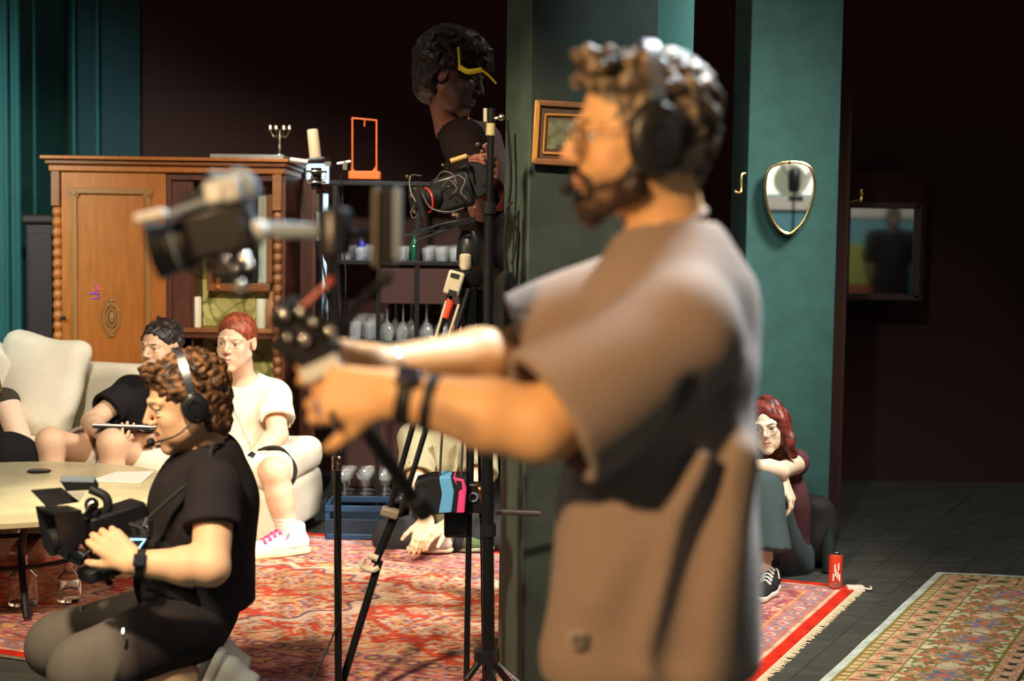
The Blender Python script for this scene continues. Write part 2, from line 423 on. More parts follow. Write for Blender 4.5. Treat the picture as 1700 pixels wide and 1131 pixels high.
def shirt(root, J, s, color, g=.016, hem=None, sleeve=.6, sr=(.07,.08), arms='ab', wid=1, dep=1, cell=.008, folds=(), name='t_shirt', neck=.072, spots=(), amp=.004, label=None, cloth=None, extra=None):
    S = Sdf(); M = torso_ops(S, J, g, s, wid, dep)
    for q in arms:
        d = J['e'+q]-J['s'+q]; e = J['s'+q]+d*sleeve
        S.rc(J['s'+q], e, sr[0]*s, sr[1]*s, .04, flat=True)
    for (a,b,r,k) in folds: S.rc(a,b,r,r*.6,k)
    if extra: extra(S)
    up = nrm(J['nk']-J['pe']); nk = nrm(J['C']-J['nk'])
    S.rc(J['nk']-nk*.010, J['nk']+nk*.2, neck*s, (neck+.03)*s, .008, neg=True)
    for q in arms:
        d = nrm(J['e'+q]-J['s'+q]); e = J['s'+q]+(J['e'+q]-J['s'+q])*sleeve
        S.rc(e-d*.030, e+d*.06, sr[1]*s-.019, sr[1]*s-.016, .004, neg=True, flata=True)
    if hem is not None: S.cut(hem[0], hem[1])
    if amp:
        r = np.random.default_rng(int(color[0]*1000)+len(folds)); dirs = [r.normal(size=3) for _ in range(3)]
        def fold(X,Y,Z):
            o = 0
            for i,dv in enumerate(dirs):
                dv = dv/np.linalg.norm(dv)*(22+14*i); o = o + np.sin(X*dv[0]+Y*dv[1]+Z*dv[2]+1.5*np.sin(9*Z+i))/(1+i*.6)
            return o*amp*.6
        S.folds.append(fold)
    V,F = S.mesh(cell)
    return obj(name, (V,F), cloth or CLOTH, root, colr=paint(V, color, spots), sharp=None, label=label)
def trousers(root, J, s, color, g=.014, upto=(.9,.9), below=None, cell=.009, name='shorts', rr=(.105,.085), wid=1, dep=1, spots=(), amp=.004, pat=None, top=True, shin=(.065,.06)):
    S = Sdf(); side = nrm(J['sa']-J['sb']); up = nrm(J['nk']-J['pe']); up = nrm(up-side*np.dot(up,side)); fr = np.cross(side, up)
    M = np.stack([side, fr, up],1)
    S.ell(J['pe'], ((.160*wid*s)+g, (.120*dep*s)+g, .12*s+g), M, .03)
    for i,q in enumerate('ab'):
        if 'k'+q not in J: continue
        if below is None:
            e = J['l'+q]+(J['k'+q]-J['l'+q])*upto[i]; S.rc(J['l'+q], e, rr[0]*s, rr[1]*s, .03, flat=True)
        else:
            S.rc(J['l'+q], J['k'+q], rr[0]*s, rr[1]*s, .03); e = J['k'+q]+(J['n'+q]-J['k'+q])*below
            S.rc(J['k'+q], e, shin[0]*s, shin[1]*s, .03, flat=True)
    if below is None:
        for i,q in enumerate('ab'):
            if 'k'+q not in J: continue
            d = nrm(J['k'+q]-J['l'+q]); e = J['l'+q]+(J['k'+q]-J['l'+q])*upto[i]; S.rc(e-d*.030, e+d*.05, rr[1]*s-.016, rr[1]*s-.014, .004, neg=True, flata=True)
    def fold(X,Y,Z): return amp*(np.sin(31*X+12*Y+8*np.sin(6*Z))+.6*np.sin(25*Z-22*X+17*Y))*.6
    if amp: S.folds.append(fold)
    V,F = S.mesh(cell); C = paint(V, color, spots)
    if pat is not None: C = pat(V, C)
    return obj(name, (V,F), CLOTH, root, colr=C, sharp=None)
def hair_cap(root, C, M, s, color, thick=.010, curly=0, nb=0, br=(.012,.020), front=.078, low=-.055, cell=.006, name='hair', var=(1.6,.5), forelock=0, sides=True, seed=1, amp=.0025, tint=None):
    S = Sdf(); L = lambda x,y,z: C + M@(np.array([x,y,z])*s)
    S.ell(L(0,-.016,.042), np.array([.076+thick*.8,.094+thick,.081+thick])*s, M, .01)
    S.rc(L(0,-.070,.0), L(0,-.062,low+.012), (.046+thick)*s, (.034+thick)*s, .03)
    for g in (-1,1): S.rc(L(g*.055,-.030,.01), L(g*.052,-.045,low+.02), (.022+thick)*s, (.016+thick)*s, .02)
    r = np.random.default_rng(seed)
    for i in range(nb):
        th = r.uniform(0, 2*math.pi); z = r.uniform(-.25 if not forelock else -.2, 1)
        rad = math.sqrt(max(0,1-z*z)); v = np.array([math.cos(th)*rad, math.sin(th)*rad, z])
        p = v*np.array([.076+thick,.094+thick,.080+thick])+np.array([0,-.016,.042])
        if p[1] > .035 and p[2] < front-.01: continue
        q = L(*p); rr = r.uniform(*br)*s
        t = nrm(np.cross(M@v, r.normal(size=3))); S.rc(q, q+t*rr*1.6*r.uniform(.4,1)+M@v*rr*.4, rr, rr*.6, .004)
    # open the face
    S.ell(L(0,.098,front-.105), np.array([.085,.078,.092])*s, M, .008, neg=True)
    for g in (-1,1): S.ell(L(g*.083,.020,-.028), np.array([.034,.050,.052])*s, M, .008, neg=True)
    for i in range(forelock):
        x = r.uniform(-.055,.055); q = L(x, .066+r.uniform(-.012,.022)-abs(x)*.3, front+.016+r.uniform(-.004,.022)); rr = r.uniform(*br)*s
        S.rc(q, q+M@np.array([r.uniform(-1,1),.7,r.uniform(-.9,.6)])*rr*1.6, rr, rr*.55, .004)
    if amp:
        def fold(X,Y,Z): return amp*(np.sin(190*X+60*Y+5*np.sin(60*Z))+np.sin(170*Z+120*Y+4*np.sin(50*X)))*.6
        S.folds.append(fold)
    V,F = S.mesh(cell); n = vnoise(V, 130, seed)[:,None]*1.6+.5; n = np.clip(n,0,1)
    c = np.array(color)*(var[1]+(var[0]-var[1])*n)
    if tint is not None: c = c + np.array(tint)*np.clip(n-.55,0,1)*1.2
    return obj(name, (V,F), HAIR, root, colr=c, sharp=None)
def headphones(root, C, M, s, boom=0, cup=(.046,.040), name='headphones', silver=True, bw=.008, off=.088, hgt=.142):
    L = lambda x,y,z: C + M@(np.array([x,y,z])*s)
    pts = [L(-off,-.008,.02), L(-.088,-.010,.075), L(-.055,-.010,hgt-.012), L(0,-.010,hgt), L(.055,-.010,hgt-.012), L(.088,-.010,.075), L(off,-.008,.02)]
    P = arc(pts, 30); V = []; F = []
    for i,p in enumerate(P):
        o = nrm(p-L(0,-.01,.03))
        for (a,b) in ((-1,-1),(1,-1),(1,1),(-1,1)): V.append(p + M[:,1]*a*.010*s + o*b*.003*s)
    for i in range(len(P)-1):
        for k in range(4): F.append((i*4+k, i*4+(k+1)%4, i*4+4+(k+1)%4, i*4+4+k))
    F += [(3,2,1,0), tuple(len(P)*4-4+k for k in range(4))]
    hb = obj(name, (V,F), SILVER if silver else BLACKP, root); hb['label'] = 'over-ear intercom headset with padded cups and headband'
    for g in (-1,1):
        a = M@np.array([g,0,0]); c = L(g*(off-.014),-.008,-.004); A,B,D = frame(a, M[:,2])
        mb = MB(); n = 24; prof = [(0.62,.030),(.85,.026),(1,.014),(1,0),(.86,-.006)]; V = []; F = []
        for (rr,h) in prof:
            for k in range(n):
                t = 2*math.pi*k/n; V.append(c + A*math.cos(t)*cup[1]*rr*s + B*math.sin(t)*cup[0]*rr*s + D*h*s)
        for i in range(len(prof)-1):
            for k in range(n): F.append((i*n+k,(i+1)*n+k,(i+1)*n+(k+1)%n,i*n+(k+1)%n))
        F += [tuple(range(n)), tuple((len(prof)-1)*n+k for k in range(n))[::-1]]
        obj('ear_cup', (V,F), BLACKP, hb, bevel=.001)
        mb = MB().torus(c+D*.0295*s, a, .017*s, .0022*s, 20, 6); mb.sph(c+D*.030*s+B*.022*s,.004*s,8); mb.sph(c+D*.028*s-B*.030*s,.0045*s,8)
        obj('cup_ring', mb, BLACKM, hb)
        mb = MB().box(L(g*(off-.002),-.008,.038), (.010*s,.016*s,.034*s), M); obj('yoke', mb, BLACKM, hb, bevel=.002)
    if boom:
        mb = MB().tube(arc([L(boom*off,.0,-.030), L(boom*.078,.045,-.058), L(boom*.050,.090,-.068), L(boom*.030,.108,-.070)],20), .0024*s, 8)
        obj('mic_boom', mb, BLACKP, hb)
        obj('mic_capsule', MB().sph(L(boom*.026,.112,-.069), .011*s, 12, (1,1.3,1)), BLACKR, hb)
    return hb
def specs(root, C, M, s, m=None, r=.020, wire=.0012):
    L = lambda x,y,z: C + M@(np.array([x,y,z])*s); mb = MB()
    for g in (-1,1):
        mb.torus(L(g*.031,.101,.002), M[:,1], r*s, wire, 24, 6, 1.12, M[:,2])
        mb.tube([L(g*.053,.098,.007), L(g*.074,.06,.010), L(g*.079,-.01,.012)], wire, 6)
    mb.tube(arc([L(-.010,.102,.006), L(0,.106,.009), L(.010,.102,.006)],6), wire, 6)
    f = obj('eyeglasses', mb, m or SILVER, root)
    g2 = MB()
    for g in (-1,1): g2.cyl(L(g*.031,.1005,.002), L(g*.031,.1015,.002), r*s*.97, n=20)
    obj('lens', g2, mat('spectacle_glass', (1,1,1), .03, 0, trans=1, ior=1.2), f)
def band(root, p, d, r, wd, m, name='wristband', th=.003):
    d = nrm(d); mb = MB().lathe([(r,-wd/2),(r+th,-wd/2),(r+th,wd/2),(r,wd/2),(r,-wd/2)], p, d, 24); return obj(name, mb, m, root)
def watch(root, p, d, face_dir, r, m=BLACKR, name='wristwatch'):
    w_ = band(root, p, d, r, .022, m, name); d = nrm(d); fdir = nrm(face_dir-d*np.dot(face_dir,d)); s_ = np.cross(d,fdir)
    R = np.stack([d, s_, fdir],1); obj('watch_case', MB().box(p+fdir*(r+.005), (.034,.034,.010), R), BLACKP, w_, bevel=.004)
    obj('watch_face', MB().box(p+fdir*(r+.0105), (.026,.026,.002), R), LENSG, w_)
def sneaker(root, heel, toe, up, s=1, color=(.8,.78,.74), sole=(.75,.72,.66), laces=None, stripe=None):
    d = nrm(toe-heel); up = nrm(np.asarray(up,float)-d*np.dot(up,d)); sd = np.cross(d,up); Ln = np.linalg.norm(toe-heel); S = Sdf()
    M = np.stack([sd,d,up],1); P = lambda a,b,c: heel+d*a*Ln+sd*b*s+up*c*s
    S.rc(P(.08,0,.045),P(.42,0,.050),.036*s,.038*s,.02); S.rc(P(.38,.004,.045),P(.86,.006,.030),.040*s,.030*s,.03)
    S.rc(P(.12,0,.06),P(.16,0,.105),.034*s,.040*s,.02); S.ell(P(.15,0,.150),np.array([.032,.042,.035])*s,M,.008,neg=True)
    S.rc(P(.30,0,.075),P(.26,0,.125),.024*s,.018*s,.02)
    S.cut(P(0,0,.008), -up)
    V,F = S.mesh(.005); h = (V-heel)@up
    C = np.tile(np.array(color,float),(len(V),1))
    if stripe is not None:
        a = (V-heel)@d/Ln; b = np.abs((V-heel)@sd); mk = (np.abs(((a*14+h*30)%2)-1)<.35)&(a>.3)&(a<.65)&(b>.025*s)&(h>.02)&(h<.07); C[mk] = stripe
    sh = obj('sneaker', (V,F), CLOTH, root, colr=C, sharp=None)
    S = Sdf(); S.rc(P(.06,0,.012),P(.45,0,.012),.039*s,.040*s,.02); S.rc(P(.4,.004,.012),P(.90,.008,.014),.043*s,.034*s,.02)
    S.cut(P(0,0,.024), up); S.cut(P(0,0,0), -up); V,F = S.mesh(.006)
    obj('sole', (V,F), CLOTH, sh, colr=paint(V, sole, []), sharp=None)
    if laces is not None:
        mb = MB()
        for i in range(5):
            a = .34+i*.075; z = .112-i*.010
            mb.tube(arc([P(a,-.024,z-.012),P(a+.01,0,z+.004),P(a+.03,.024,z-.012)],8), .0045*s, 6); mb.tube(arc([P(a,.024,z-.012),P(a+.01,0,z+.004),P(a+.03,-.024,z-.012)],8), .0045*s, 6)
        mb.tube(arc([P(.32,0,.100),P(.30,.03,.105),P(.36,.045,.075)],10),.003*s,6); mb.tube(arc([P(.32,0,.100),P(.30,-.03,.105),P(.38,-.045,.07)],10),.003*s,6)
        obj('laces', mb, mat('pink_laces' if laces[0]>.7 and laces[1]<.5 else 'white_laces', laces, .7), sh)
    return sh
V3 = lambda *a: np.array(a, float)
# ================================================================== SETTING
def struct(o, k='structure'): o['kind'] = k; return o
FLOORM = mat('painted_floorboards', (.060,.066,.062), .55, bump=.25, bscale=8, var=.30, vscale=3, stretch=(1,6,1))
DARKW = mat('dark_brown_wall', (.030,.0095,.0068), .95, bump=.2, bscale=20)
TEALW = mat('teal_painted_wall', (.010,.085,.085), .75, bump=.25, bscale=30, var=.12, vscale=4)
PILC = mat('dark_grey_green_plaster', (.022,.034,.029), .8, bump=.6, bscale=25, var=.2, vscale=9)
PILW = mat('dark_green_plaster', (.022,.080,.072), .8, bump=.55, bscale=25, var=.15, vscale=9)
fl = MB().box((0.7,3.5,-.05),(12.5,13,.1)); f_o = struct(obj('floor', fl, DARKW, None)); f_o.data.materials.clear(); f_o.data.materials.append(FLOORM)
# floorboards near the camera are laid as separate planks between and beside the rugs
e1 = nrm([.92,-.38,0]); e2 = nrm([.40,.92,0])
bm_ = MB().box((0,0,0),(.17,2.4,.008)); V0 = np.array(bm_.V)
for i in range(14):
    for j in range(2):
        c = V3(.9,5.4,0)+nrm([.92,-.30,0])*(i*.175-.25)+nrm([.47,.88,0])*(j*2.41-.9+(i%3)*.4)
        if j == 0 and i == 0:
            R = np.stack([nrm([.88,-.47,0]), nrm([.47,.88,0]), V3(0,0,1)],1)
            pl0 = obj('floorboard', (V0@R.T, bm_.F), FLOORM, f_o); pl0.location = tuple(c+V3(0,0,.0045)-BASE['floor']); 
            m0 = pl0.data; m0.transform(Matrix.Translation(tuple(BASE['floor'])))
        else:
            p = pl0.copy(); col.objects.link(p); p.parent = f_o; p.location = tuple(c+V3(0,0,.0045+random.uniform(-.001,.001))-BASE['floor'])
struct(obj('wall_back', MB().box((0.7,9.0,1.9),(12.5,.2,3.9)), DARKW))
struct(obj('wall_right', MB().box((6.9,3.5,1.9),(.15,10.8,3.9)), DARKW))
# teal panelled wall at far left, in two faces, with slender mouldings
a = at(-330,400,8.1); b = at(36,400,8.3); c = at(98,400,8.72)
wl = struct(obj('wall_left', MB().prism([(-5.4,8.0,0),(a[0],8.1,0),(b[0],8.3,0),(c[0],8.88,0),(c[0]-.35,8.88,0),(-5.4,8.8,0)],(0,0,3.9)), TEALW))
def mould(x, y, r, m, z0=0, z1=3.8): return MB().lathe([(r*1.0,z0),(r,z1)],(x,y,0),n=10)
for i,(px,Y,r) in enumerate(((12,8.27,.016),(31,8.29,.020),(58,8.45,.014))):
    q = at(px,400,Y); struct(obj('trim_%d'%(i+1), mould(q[0],q[1],r,TEALW), TEALW))
for i,(px,r) in enumerate(((124,.013),(163,.013))):
    q = at(px,300,8.85); struct(obj('trim_%d'%(i+4), mould(q[0],q[1],r,TEALW), TEALW))
DTEAL = mat('shaded_teal_panel', (.010,.035,.040), .9)
q0 = at(98,300,8.86); q1 = at(232,300,8.86)
struct(obj('trim_6', MB().box(((q0[0]+q1[0])/2,8.885,1.9),(q1[0]-q0[0],.03,3.8)), DTEAL))  # darker teal sheet: the wall's falloff into shade is put into its colour
# column with the gilt picture: chamfered shaft
pts = [at(838,300,4.86), at(879,300,4.62), at(1088,300,4.62), at(1146,300,4.90)]
poly = [(p[0],p[1],0) for p in pts]+[(pts[3][0],5.15,0),(pts[0][0]+.01,5.15,0)]
col1 = struct(obj('wall_column_centre', MB().prism(poly,(0,0,3.9)), PILC, bevel=.006)); col1.data.materials.append(mat('lit_grey_green_plaster',(.07,.11,.085),.8,bump=.6,bscale=25,var=.2,vscale=9)); col1.data.materials.append(TEALW)  # left chamfer: light falling on it is put into a paler plaster colour
for p in col1.data.polygons:
    n_=p.normal
    if abs(n_.z)<.5 and n_.y*np.sign(p.center.y or 1) is not None:
        cx=p.center.x
        if abs(n_.x)>.2 and abs(n_.y)>.2: p.material_index = 1 if cx<0 else 2
# column with the mirror
pr0 = at(1235,500,6.62); pr1 = at(1386,500,6.62)
struct(obj('wall_column_right', MB().box(((pr0[0]+pr1[0])/2,6.62+.24,1.9),(pr1[0]-pr0[0],.48,3.9)), PILW, bevel=.006))
q0 = at(1390,300,7.0); q1 = at(1412,300,7.0)
struct(obj('trim_7', MB().box(((q0[0]+q1[0])/2,7.06,1.9),(q1[0]-q0[0],.1,3.9)), DARKW))
# the wall behind the camera, seen only in the two mirrors
WF = -2.0
BLUEW = mat('pale_blue_wall', (.16,.42,.50), .8)
struct(obj('wall_front', MB().box((0.7,WF-.1,1.9),(12.5,.2,3.9)), BLUEW))
struct(obj('trim_8', MB().box((3.9,WF+.03,1.885),(3.6,.06,.14)), mat('white_ledge',(.75,.72,.66),.6)))
wo = struct(obj('window_1', MB().box((3.3,WF+.02,2.45),(1.9,.03,.95)), mat('daylit_frosted_pane',(.88,.86,.72),.5,emit=.75)))
obj('window_frame', MB().box((3.3,WF+.05,2.95),(2.0,.06,.06)).box((2.33,WF+.05,2.45),(.06,.06,1.0)).box((4.27,WF+.05,2.45),(.06,.06,1.0)), mat('white_ledge'), wo)
obj('window_motif', MB().tube(arc([(2.72,WF+.06,2.35),(2.85,WF+.06,2.2),(2.95,WF+.06,1.99),(3.10,WF+.06,2.25),(3.2,WF+.06,2.3)],12),.035), mat('white_ledge'), wo)
obj('window_backing', MB().lathe([(.17,0),(.17,.02)],(2.86,WF+.035,2.12),(0,1,0),30), mat('sage_disc',(.42,.50,.36),.8), wo)
lb = empty('lamp_stand', (2.72,-1.0,0), 'dark studio lamp on a slim stand, seen only in the oval gilt mirror', 'lamp')
obj('pole', MB().cyl((2.72,-1,.02),(2.72,-1,1.95),.012), BLACKM, lb)
obj('lamp_head', MB().lathe([(.04,-.10),(.06,-.06),(.06,.10),(.045,.13)],(2.72,-1,2.06),(0,0,1),16), BLACKP, lb)
obj('clamp', MB().box((2.74,-1,1.90),(.14,.05,.05)), BLACKP, lb, bevel=.01)
obj('base', MB().lathe([(.22,0),(.22,.02),(.03,.03)],(2.72,-1,0)), BLACKP, lb)
struct(obj('trim_9', MB().box((4.5,WF+.02,1.22),(.5,.04,.52)), mat('olive_panel',(.36,.40,.10),.7)))
struct(obj('trim_10', MB().box((4.5,WF+.02,.76),(.5,.04,.40)), mat('brick_red_panel',(.30,.08,.05),.7)))
# ------------------------------------------------------------------ narrow lit window between wardrobe and shelves
LIT = mat('pale_daylight_pane', (.62,.86,1.0), .4, emit=1.0)
wn = struct(obj('window_2', MB().pbox(508,272,521,541,8.2,.03), LIT))
obj('pane', MB().pbox(531,322,543,541,8.2,.03), LIT, wn); obj('pane', MB().pbox(523,272,545,304,8.21,.03), LIT, wn)
obj('window_frame', MB().pbox(505,262,549,271,8.15,.06).pbox(507,305,546,309,8.15,.05).pbox(507,316,546,321,8.15,.05).pbox(505,541,549,548,8.15,.06), DARKW, wn)
# ------------------------------------------------------------------ persian rugs (woven pattern computed per tuft cell)
def rug(name, O, ux, uy, W, Ln, step, fn, label):
    nx = int(W/step); ny = int(Ln/step); u = np.linspace(0,W,nx+1); v = np.linspace(0,Ln,ny+1); U,Vv = np.meshgrid(u,v,indexing='ij')
    C = fn(U,Vv,W,Ln); P = O[None,None,:]+U[...,None]*ux+Vv[...,None]*uy
    P[...,2] = .016+.0015*np.sin(U*7+Vv*3)+.001*np.sin(Vv*11)
    ii = np.arange((nx+1)*(ny+1)).reshape(nx+1,ny+1)
    F = np.stack([ii[:-1,:-1],ii[1:,:-1],ii[1:,1:],ii[:-1,1:]],-1).reshape(-1,4)
    r_ = empty(name, O+ux*W/2+uy*Ln/2, label, 'rug')
    RUGM = mat('wool_pile', attr=True, rough=.95, bump=.6, bscale=150, spec=.1, var=.18, vscale=30)
    pile = obj('pile', (P.reshape(-1,3), F), RUGM, r_, colr=C.reshape(-1,3), sharp=None)
    q = [O, O+ux*W, O+ux*W+uy*Ln, O+uy*Ln]; q = [(p[0],p[1],.0045) for p in q]
    obj('backing', MB().prism(q,(0,0,.009)), mat('rug_backing',(.30,.24,.16),.9), r_)
    return r_
def pick(C, mask, c): C[mask] = c
def red_rug(U,V,W,Ln):
    C = np.zeros(U.shape+(3,)); C[:] = (.50,.105,.060)
    cream=(.66,.46,.34); navy=(.17,.10,.17); gold=(.62,.34,.14); pink=(.60,.20,.14); blue=(.30,.23,.34)
    d = np.minimum(np.minimum(U,W-U),np.minimum(V,Ln-V))
    wx = U+.05*np.sin(9*V)+.02*np.sin(31*V+5*U); wy = V+.05*np.sin(8*U)+.02*np.sin(27*U)
    def cell(s, ox=0, oy=0):
        a = ((wx+ox)/s)%1-.5; b = ((wy+oy)/s)%1-.5; return np.hypot(a,b), np.arctan2(b,a)
    big = np.sin(5.2*wx+1.5*np.sin(4*wy))*np.sin(9*wy+1.2*np.sin(3*wx)); pick(C, np.abs(big)<.10, (.58,.085,.045))
    n1 = np.sin(16*wx+2*np.sin(13*wy))*np.sin(14*wy+2*np.sin(11*wx)); 
    pick(C, n1<-.72, navy); pick(C, n1>.62, pink)
    r,t = cell(.17); f = r*(1+.35*np.cos(6*t)); pick(C, f<.34, gold); pick(C, f<.29, cream); pick(C, f<.19, (.50,.065,.035)); pick(C, f<.09, blue)
    r,t = cell(.17,.085,.085); f = r*(1+.4*np.cos(4*t+1)); pick(C, f<.25, blue); pick(C, f<.18, cream); pick(C, f<.10, (.5,.06,.03))
    v1 = np.abs(np.sin(24*wx+1.8*np.sin(20*wy))-np.sin(22*wy+1.5*np.sin(17*wx))); pick(C, v1<.17, gold)
    v2 = np.abs(np.sin(37*wx+2*np.sin(30*wy)+1)+np.sin(33*wy+2)); pick(C, v2<.17, cream)
    v4 = np.abs(np.sin(71*wx+2*np.sin(50*wy))-np.sin(67*wy+1)); pick(C, v4<.20, (.66,.40,.26))
    pick(C, (np.abs(big)<.16)&(np.sin(61*wx)*np.sin(57*wy)<.3), (.58,.09,.05))
    # medallion
    R = np.hypot((U-W*.52)/1.0,(V-Ln*.5)/.8); k = R*(1+.07*np.cos(16*np.arctan2(V-Ln*.5,U-W*.52)))
    m = (k<.62)&(k>.56); pick(C, m, cream); m = (k<.56)&(k>.54); pick(C, m, navy)
    # borders
    bd = d<.52; C[bd] = (.46,.10,.07)
    al = np.where(np.minimum(U,W-U)<np.minimum(V,Ln-V), V, U)
    def strip(a,b,c): m = (d>=a)&(d<b); C[m] = c; return m
    strip(0,.055,(.62,.03,.015)); strip(.055,.07,cream); m = strip(.07,.17,(.48,.20,.17))
    f = np.hypot((al/.085)%1-.5, (d-.12)/.085); C[m&(f<.42)] = blue; C[m&(f<.25)] = cream; C[m&(f<.12)]=(.5,.05,.03)
    strip(.17,.182,gold); m = strip(.182,.42,(.36,.10,.12))
    f = np.hypot((al/.21)%1-.5, (d-.30)/.21)*(1+.3*np.cos(6*np.arctan2((d-.30)/.21,(al/.21)%1-.5))); C[m&(f<.46)] = blue; C[m&(f<.38)] = pink; C[m&(f<.26)] = navy; C[m&(f<.15)] = gold
    C[m&(np.abs(np.sin(al*15+4*np.sin(d*40))-(d-.30)*8)<.16)] = cream
    C[m&(np.abs(np.sin(al*55)*np.sin(d*75))>.75)] = pink
    strip(.42,.432,gold); m = strip(.432,.52,(.50,.22,.16)); f = np.hypot((al/.075)%1-.5,(d-.476)/.08); C[m&(f<.40)] = navy; C[m&(f<.20)] = gold
    return np.clip(C*(1+.25*vn2(U,V)[...,None]),0,1)
def vn2(U,V): return (np.sin(91*U+13*np.sin(5*V))*np.sin(83*V+11*np.sin(6*U))+np.sin(47*U+31*V))*.5
def cream_rug(U,V,W,Ln):
    C = np.zeros(U.shape+(3,)); ivory=(.72,.66,.48); C[:] = (.42,.50,.48)
    olive=(.26,.22,.055); beige=(.60,.46,.31); coral=(.62,.22,.13); blue=(.22,.27,.42); dark=(.06,.05,.04); green=(.20,.25,.12)
    d = np.minimum(np.minimum(U,W-U),np.minimum(V,Ln-V)); al = np.where(np.minimum(U,W-U)<np.minimum(V,Ln-V), V, U)
    # centre: coral clouds over pale blue ground
    n = np.sin(9*U+2*np.sin(7*V))+np.sin(8*V+2*np.sin(6*U)); e = np.clip((.95-d)*6,0,9)
    C[(n*.5+e*.5)>1.0] = coral; v = np.abs(np.sin(30*U+2*np.sin(24*V))-np.sin(28*V)); C[(n*.5+e*.5>1.0)&(v<.18)] = ivory
    v3 = np.hypot((U/.4)%1-.5,(V/.4)%1-.5)*(1+.3*np.cos(6*np.arctan2((V/.4)%1-.5,(U/.4)%1-.5))); C[(v3<.16)&(d>.8)] = coral; C[(v3<.08)&(d>.8)] = (.5,.4,.2)
    def strip(a,b,c): m = (d>=a)&(d<b); C[m] = c; return m
    def motif(m, cen, s, pal, k=6, kk=.3):
        a = (al/s)%1-.5; b = (d-cen)/s; f = np.hypot(a,b)*(1+kk*np.cos(k*np.arctan2(b,a)))
        for (r,c) in pal: C[m&(f<r)] = c
    strip(0,.035,(.52,.62,.62)); strip(.035,.045,olive); m = strip(.045,.075,beige); C[m&(((al/.05)%1)<.35)] = olive; strip(.075,.083,olive)
    m = strip(.083,.205,beige); motif(m,.144,.12,[(.42,coral),(.34,beige),(.26,green),(.13,dark)],4,.35); C[m&(((al/.12)%1)<.06)] = dark
    strip(.205,.217,olive); m = strip(.217,.50,ivory)
    g = np.abs(np.sin(al*11+.6*np.sin(al*37))*.085-(d-.36)); C[m&(g<.008)] = olive
    g = np.abs(np.sin(al*33+2+30*d)*.6-np.sin(al*21-d*44)); C[m&(g<.15)] = olive
    motif(m,.36,.26,[(.36,coral),(.28,(.62,.42,.24)),(.20,blue),(.10,coral)],6,.35)
    a2 = ((al/.13))%1-.5; b2 = np.where(d>.36,(d-.455),(d-.265))/.13; f = np.hypot(a2,b2)*(1+.35*np.cos(5*np.arctan2(b2,a2))); C[m&(f<.30)] = green; C[m&(f<.17)] = coral
    strip(.50,.512,olive); m = strip(.512,.60,beige); motif(m,.556,.085,[(.40,coral),(.30,beige),(.2,dark)],4,.35)
    strip(.60,.61,dark); m = strip(.61,.645,olive); C[m&(((al/.06)%1)<.3)] = ivory; strip(.645,.655,dark)
    return np.clip(C*(1+.16*vn2(U,V)[...,None]),0,1)
cB = floor_at(1424,981); u1 = nrm([-.925,.38,0]); u2 = nrm([-.415,-.91,0])
fr_dir = nrm(floor_at(1262,1131)-cB); u2 = fr_dir; u1 = nrm(V3(-.93,.365,0))
RR = rug('red_persian_rug', cB, u1, u2, 4.3, 2.25, .008, red_rug, 'large red persian rug under the sofa, tripod and squatting camera operator')
O2 = floor_at(1556,956); v2_ = nrm(floor_at(1368,1131)-O2); v1_ = nrm(V3(.985,-.16,0))
CR = rug('cream_persian_rug', O2, v1_, v2_, 2.2, 3.0, .007, cream_rug, 'cream and olive persian rug with floral border at bottom right')
# fringe along the right edge of the red rug
mb = MB(); r = random.Random(3)
for i in range(300):
    p = cB+u2*(i/300*2.25)+V3(0,0,.012); d = V3(.93,-.36,0)*r.uniform(.018,.040)+u2*r.uniform(-.012,.012); q = p+d; q[2] = .010
    n_ = u2*.0045
    k = len(mb.V); mb.V += [tuple(p-n_),tuple(p+n_),tuple(q+n_*.6),tuple(q-n_*.6),tuple(p-n_+V3(0,0,.003)),tuple(p+n_+V3(0,0,.003)),tuple(q+n_*.6+V3(0,0,.002)),tuple(q-n_*.6+V3(0,0,.002))]
    mb.F += [(k+4,k+5,k+6,k+7),(k,k+3,k+2,k+1),(k,k+1,k+5,k+4),(k+1,k+2,k+6,k+5),(k+2,k+3,k+7,k+6),(k+3,k,k+4,k+7)]
fo = obj('fringe', mb, mat('ivory_cotton',(.66,.58,.42),.9), RR, kind='stuff', smooth=False)
# ================================================================== FURNITURE
WOOD = mat('honey_oak', (.35,.108,.014), .42, bump=.12, bscale=18, var=.16, vscale=5, stretch=(9,9,1))
WOODD = mat('dark_walnut', (.085,.022,.010), .45, bump=.12, bscale=18, var=.25, vscale=5, stretch=(9,9,1))
WOODM = mat('mid_walnut', (.22,.075,.020), .42, bump=.12, bscale=18, var=.2, vscale=5, stretch=(1,9,9))
CARV = mat('carved_oak', (.27,.125,.032), .5, bump=.5, bscale=60)
YW = 7.55
wd = empty('wardrobe', at(280,900,YW)*V3(1,1,0)+V3(0,.3,0), 'tall honey oak wardrobe with twisted columns and an open niche, behind the sofa', 'wardrobe')
def zz(px,py,Y=YW): return at(px,py,Y)[2]
X = lambda px: at(px,420,YW)[0]
x0,xd0,xd1,xn0,xn1,x1 = X(90),X(103),X(276),X(284),X(452),X(470)
zt = zz(280,287); 
def wbox(xa,xb,za,zb,ya,yb): return MB().box(((xa+xb)/2,YW+(ya+yb)/2,(za+zb)/2),(abs(xb-xa),yb-ya,abs(zb-za)))
zn = zz(380,547)
obj('side_panel', wbox(x0+.012,x0+.032,0,zt,.03,.55), WOODD, wd, bevel=.003)
obj('side_panel', wbox(x1-.01,x1+.012,0,zt,.0,.55), WOODD, wd, bevel=.003)
obj('side_panel', wbox(X(510)-.01,X(510)+.01,.05,zt,.25,.55), WOODD, wd)
obj('back_panel', wbox(x0,X(510),.04,zt,.53,.56), WOODD, wd)
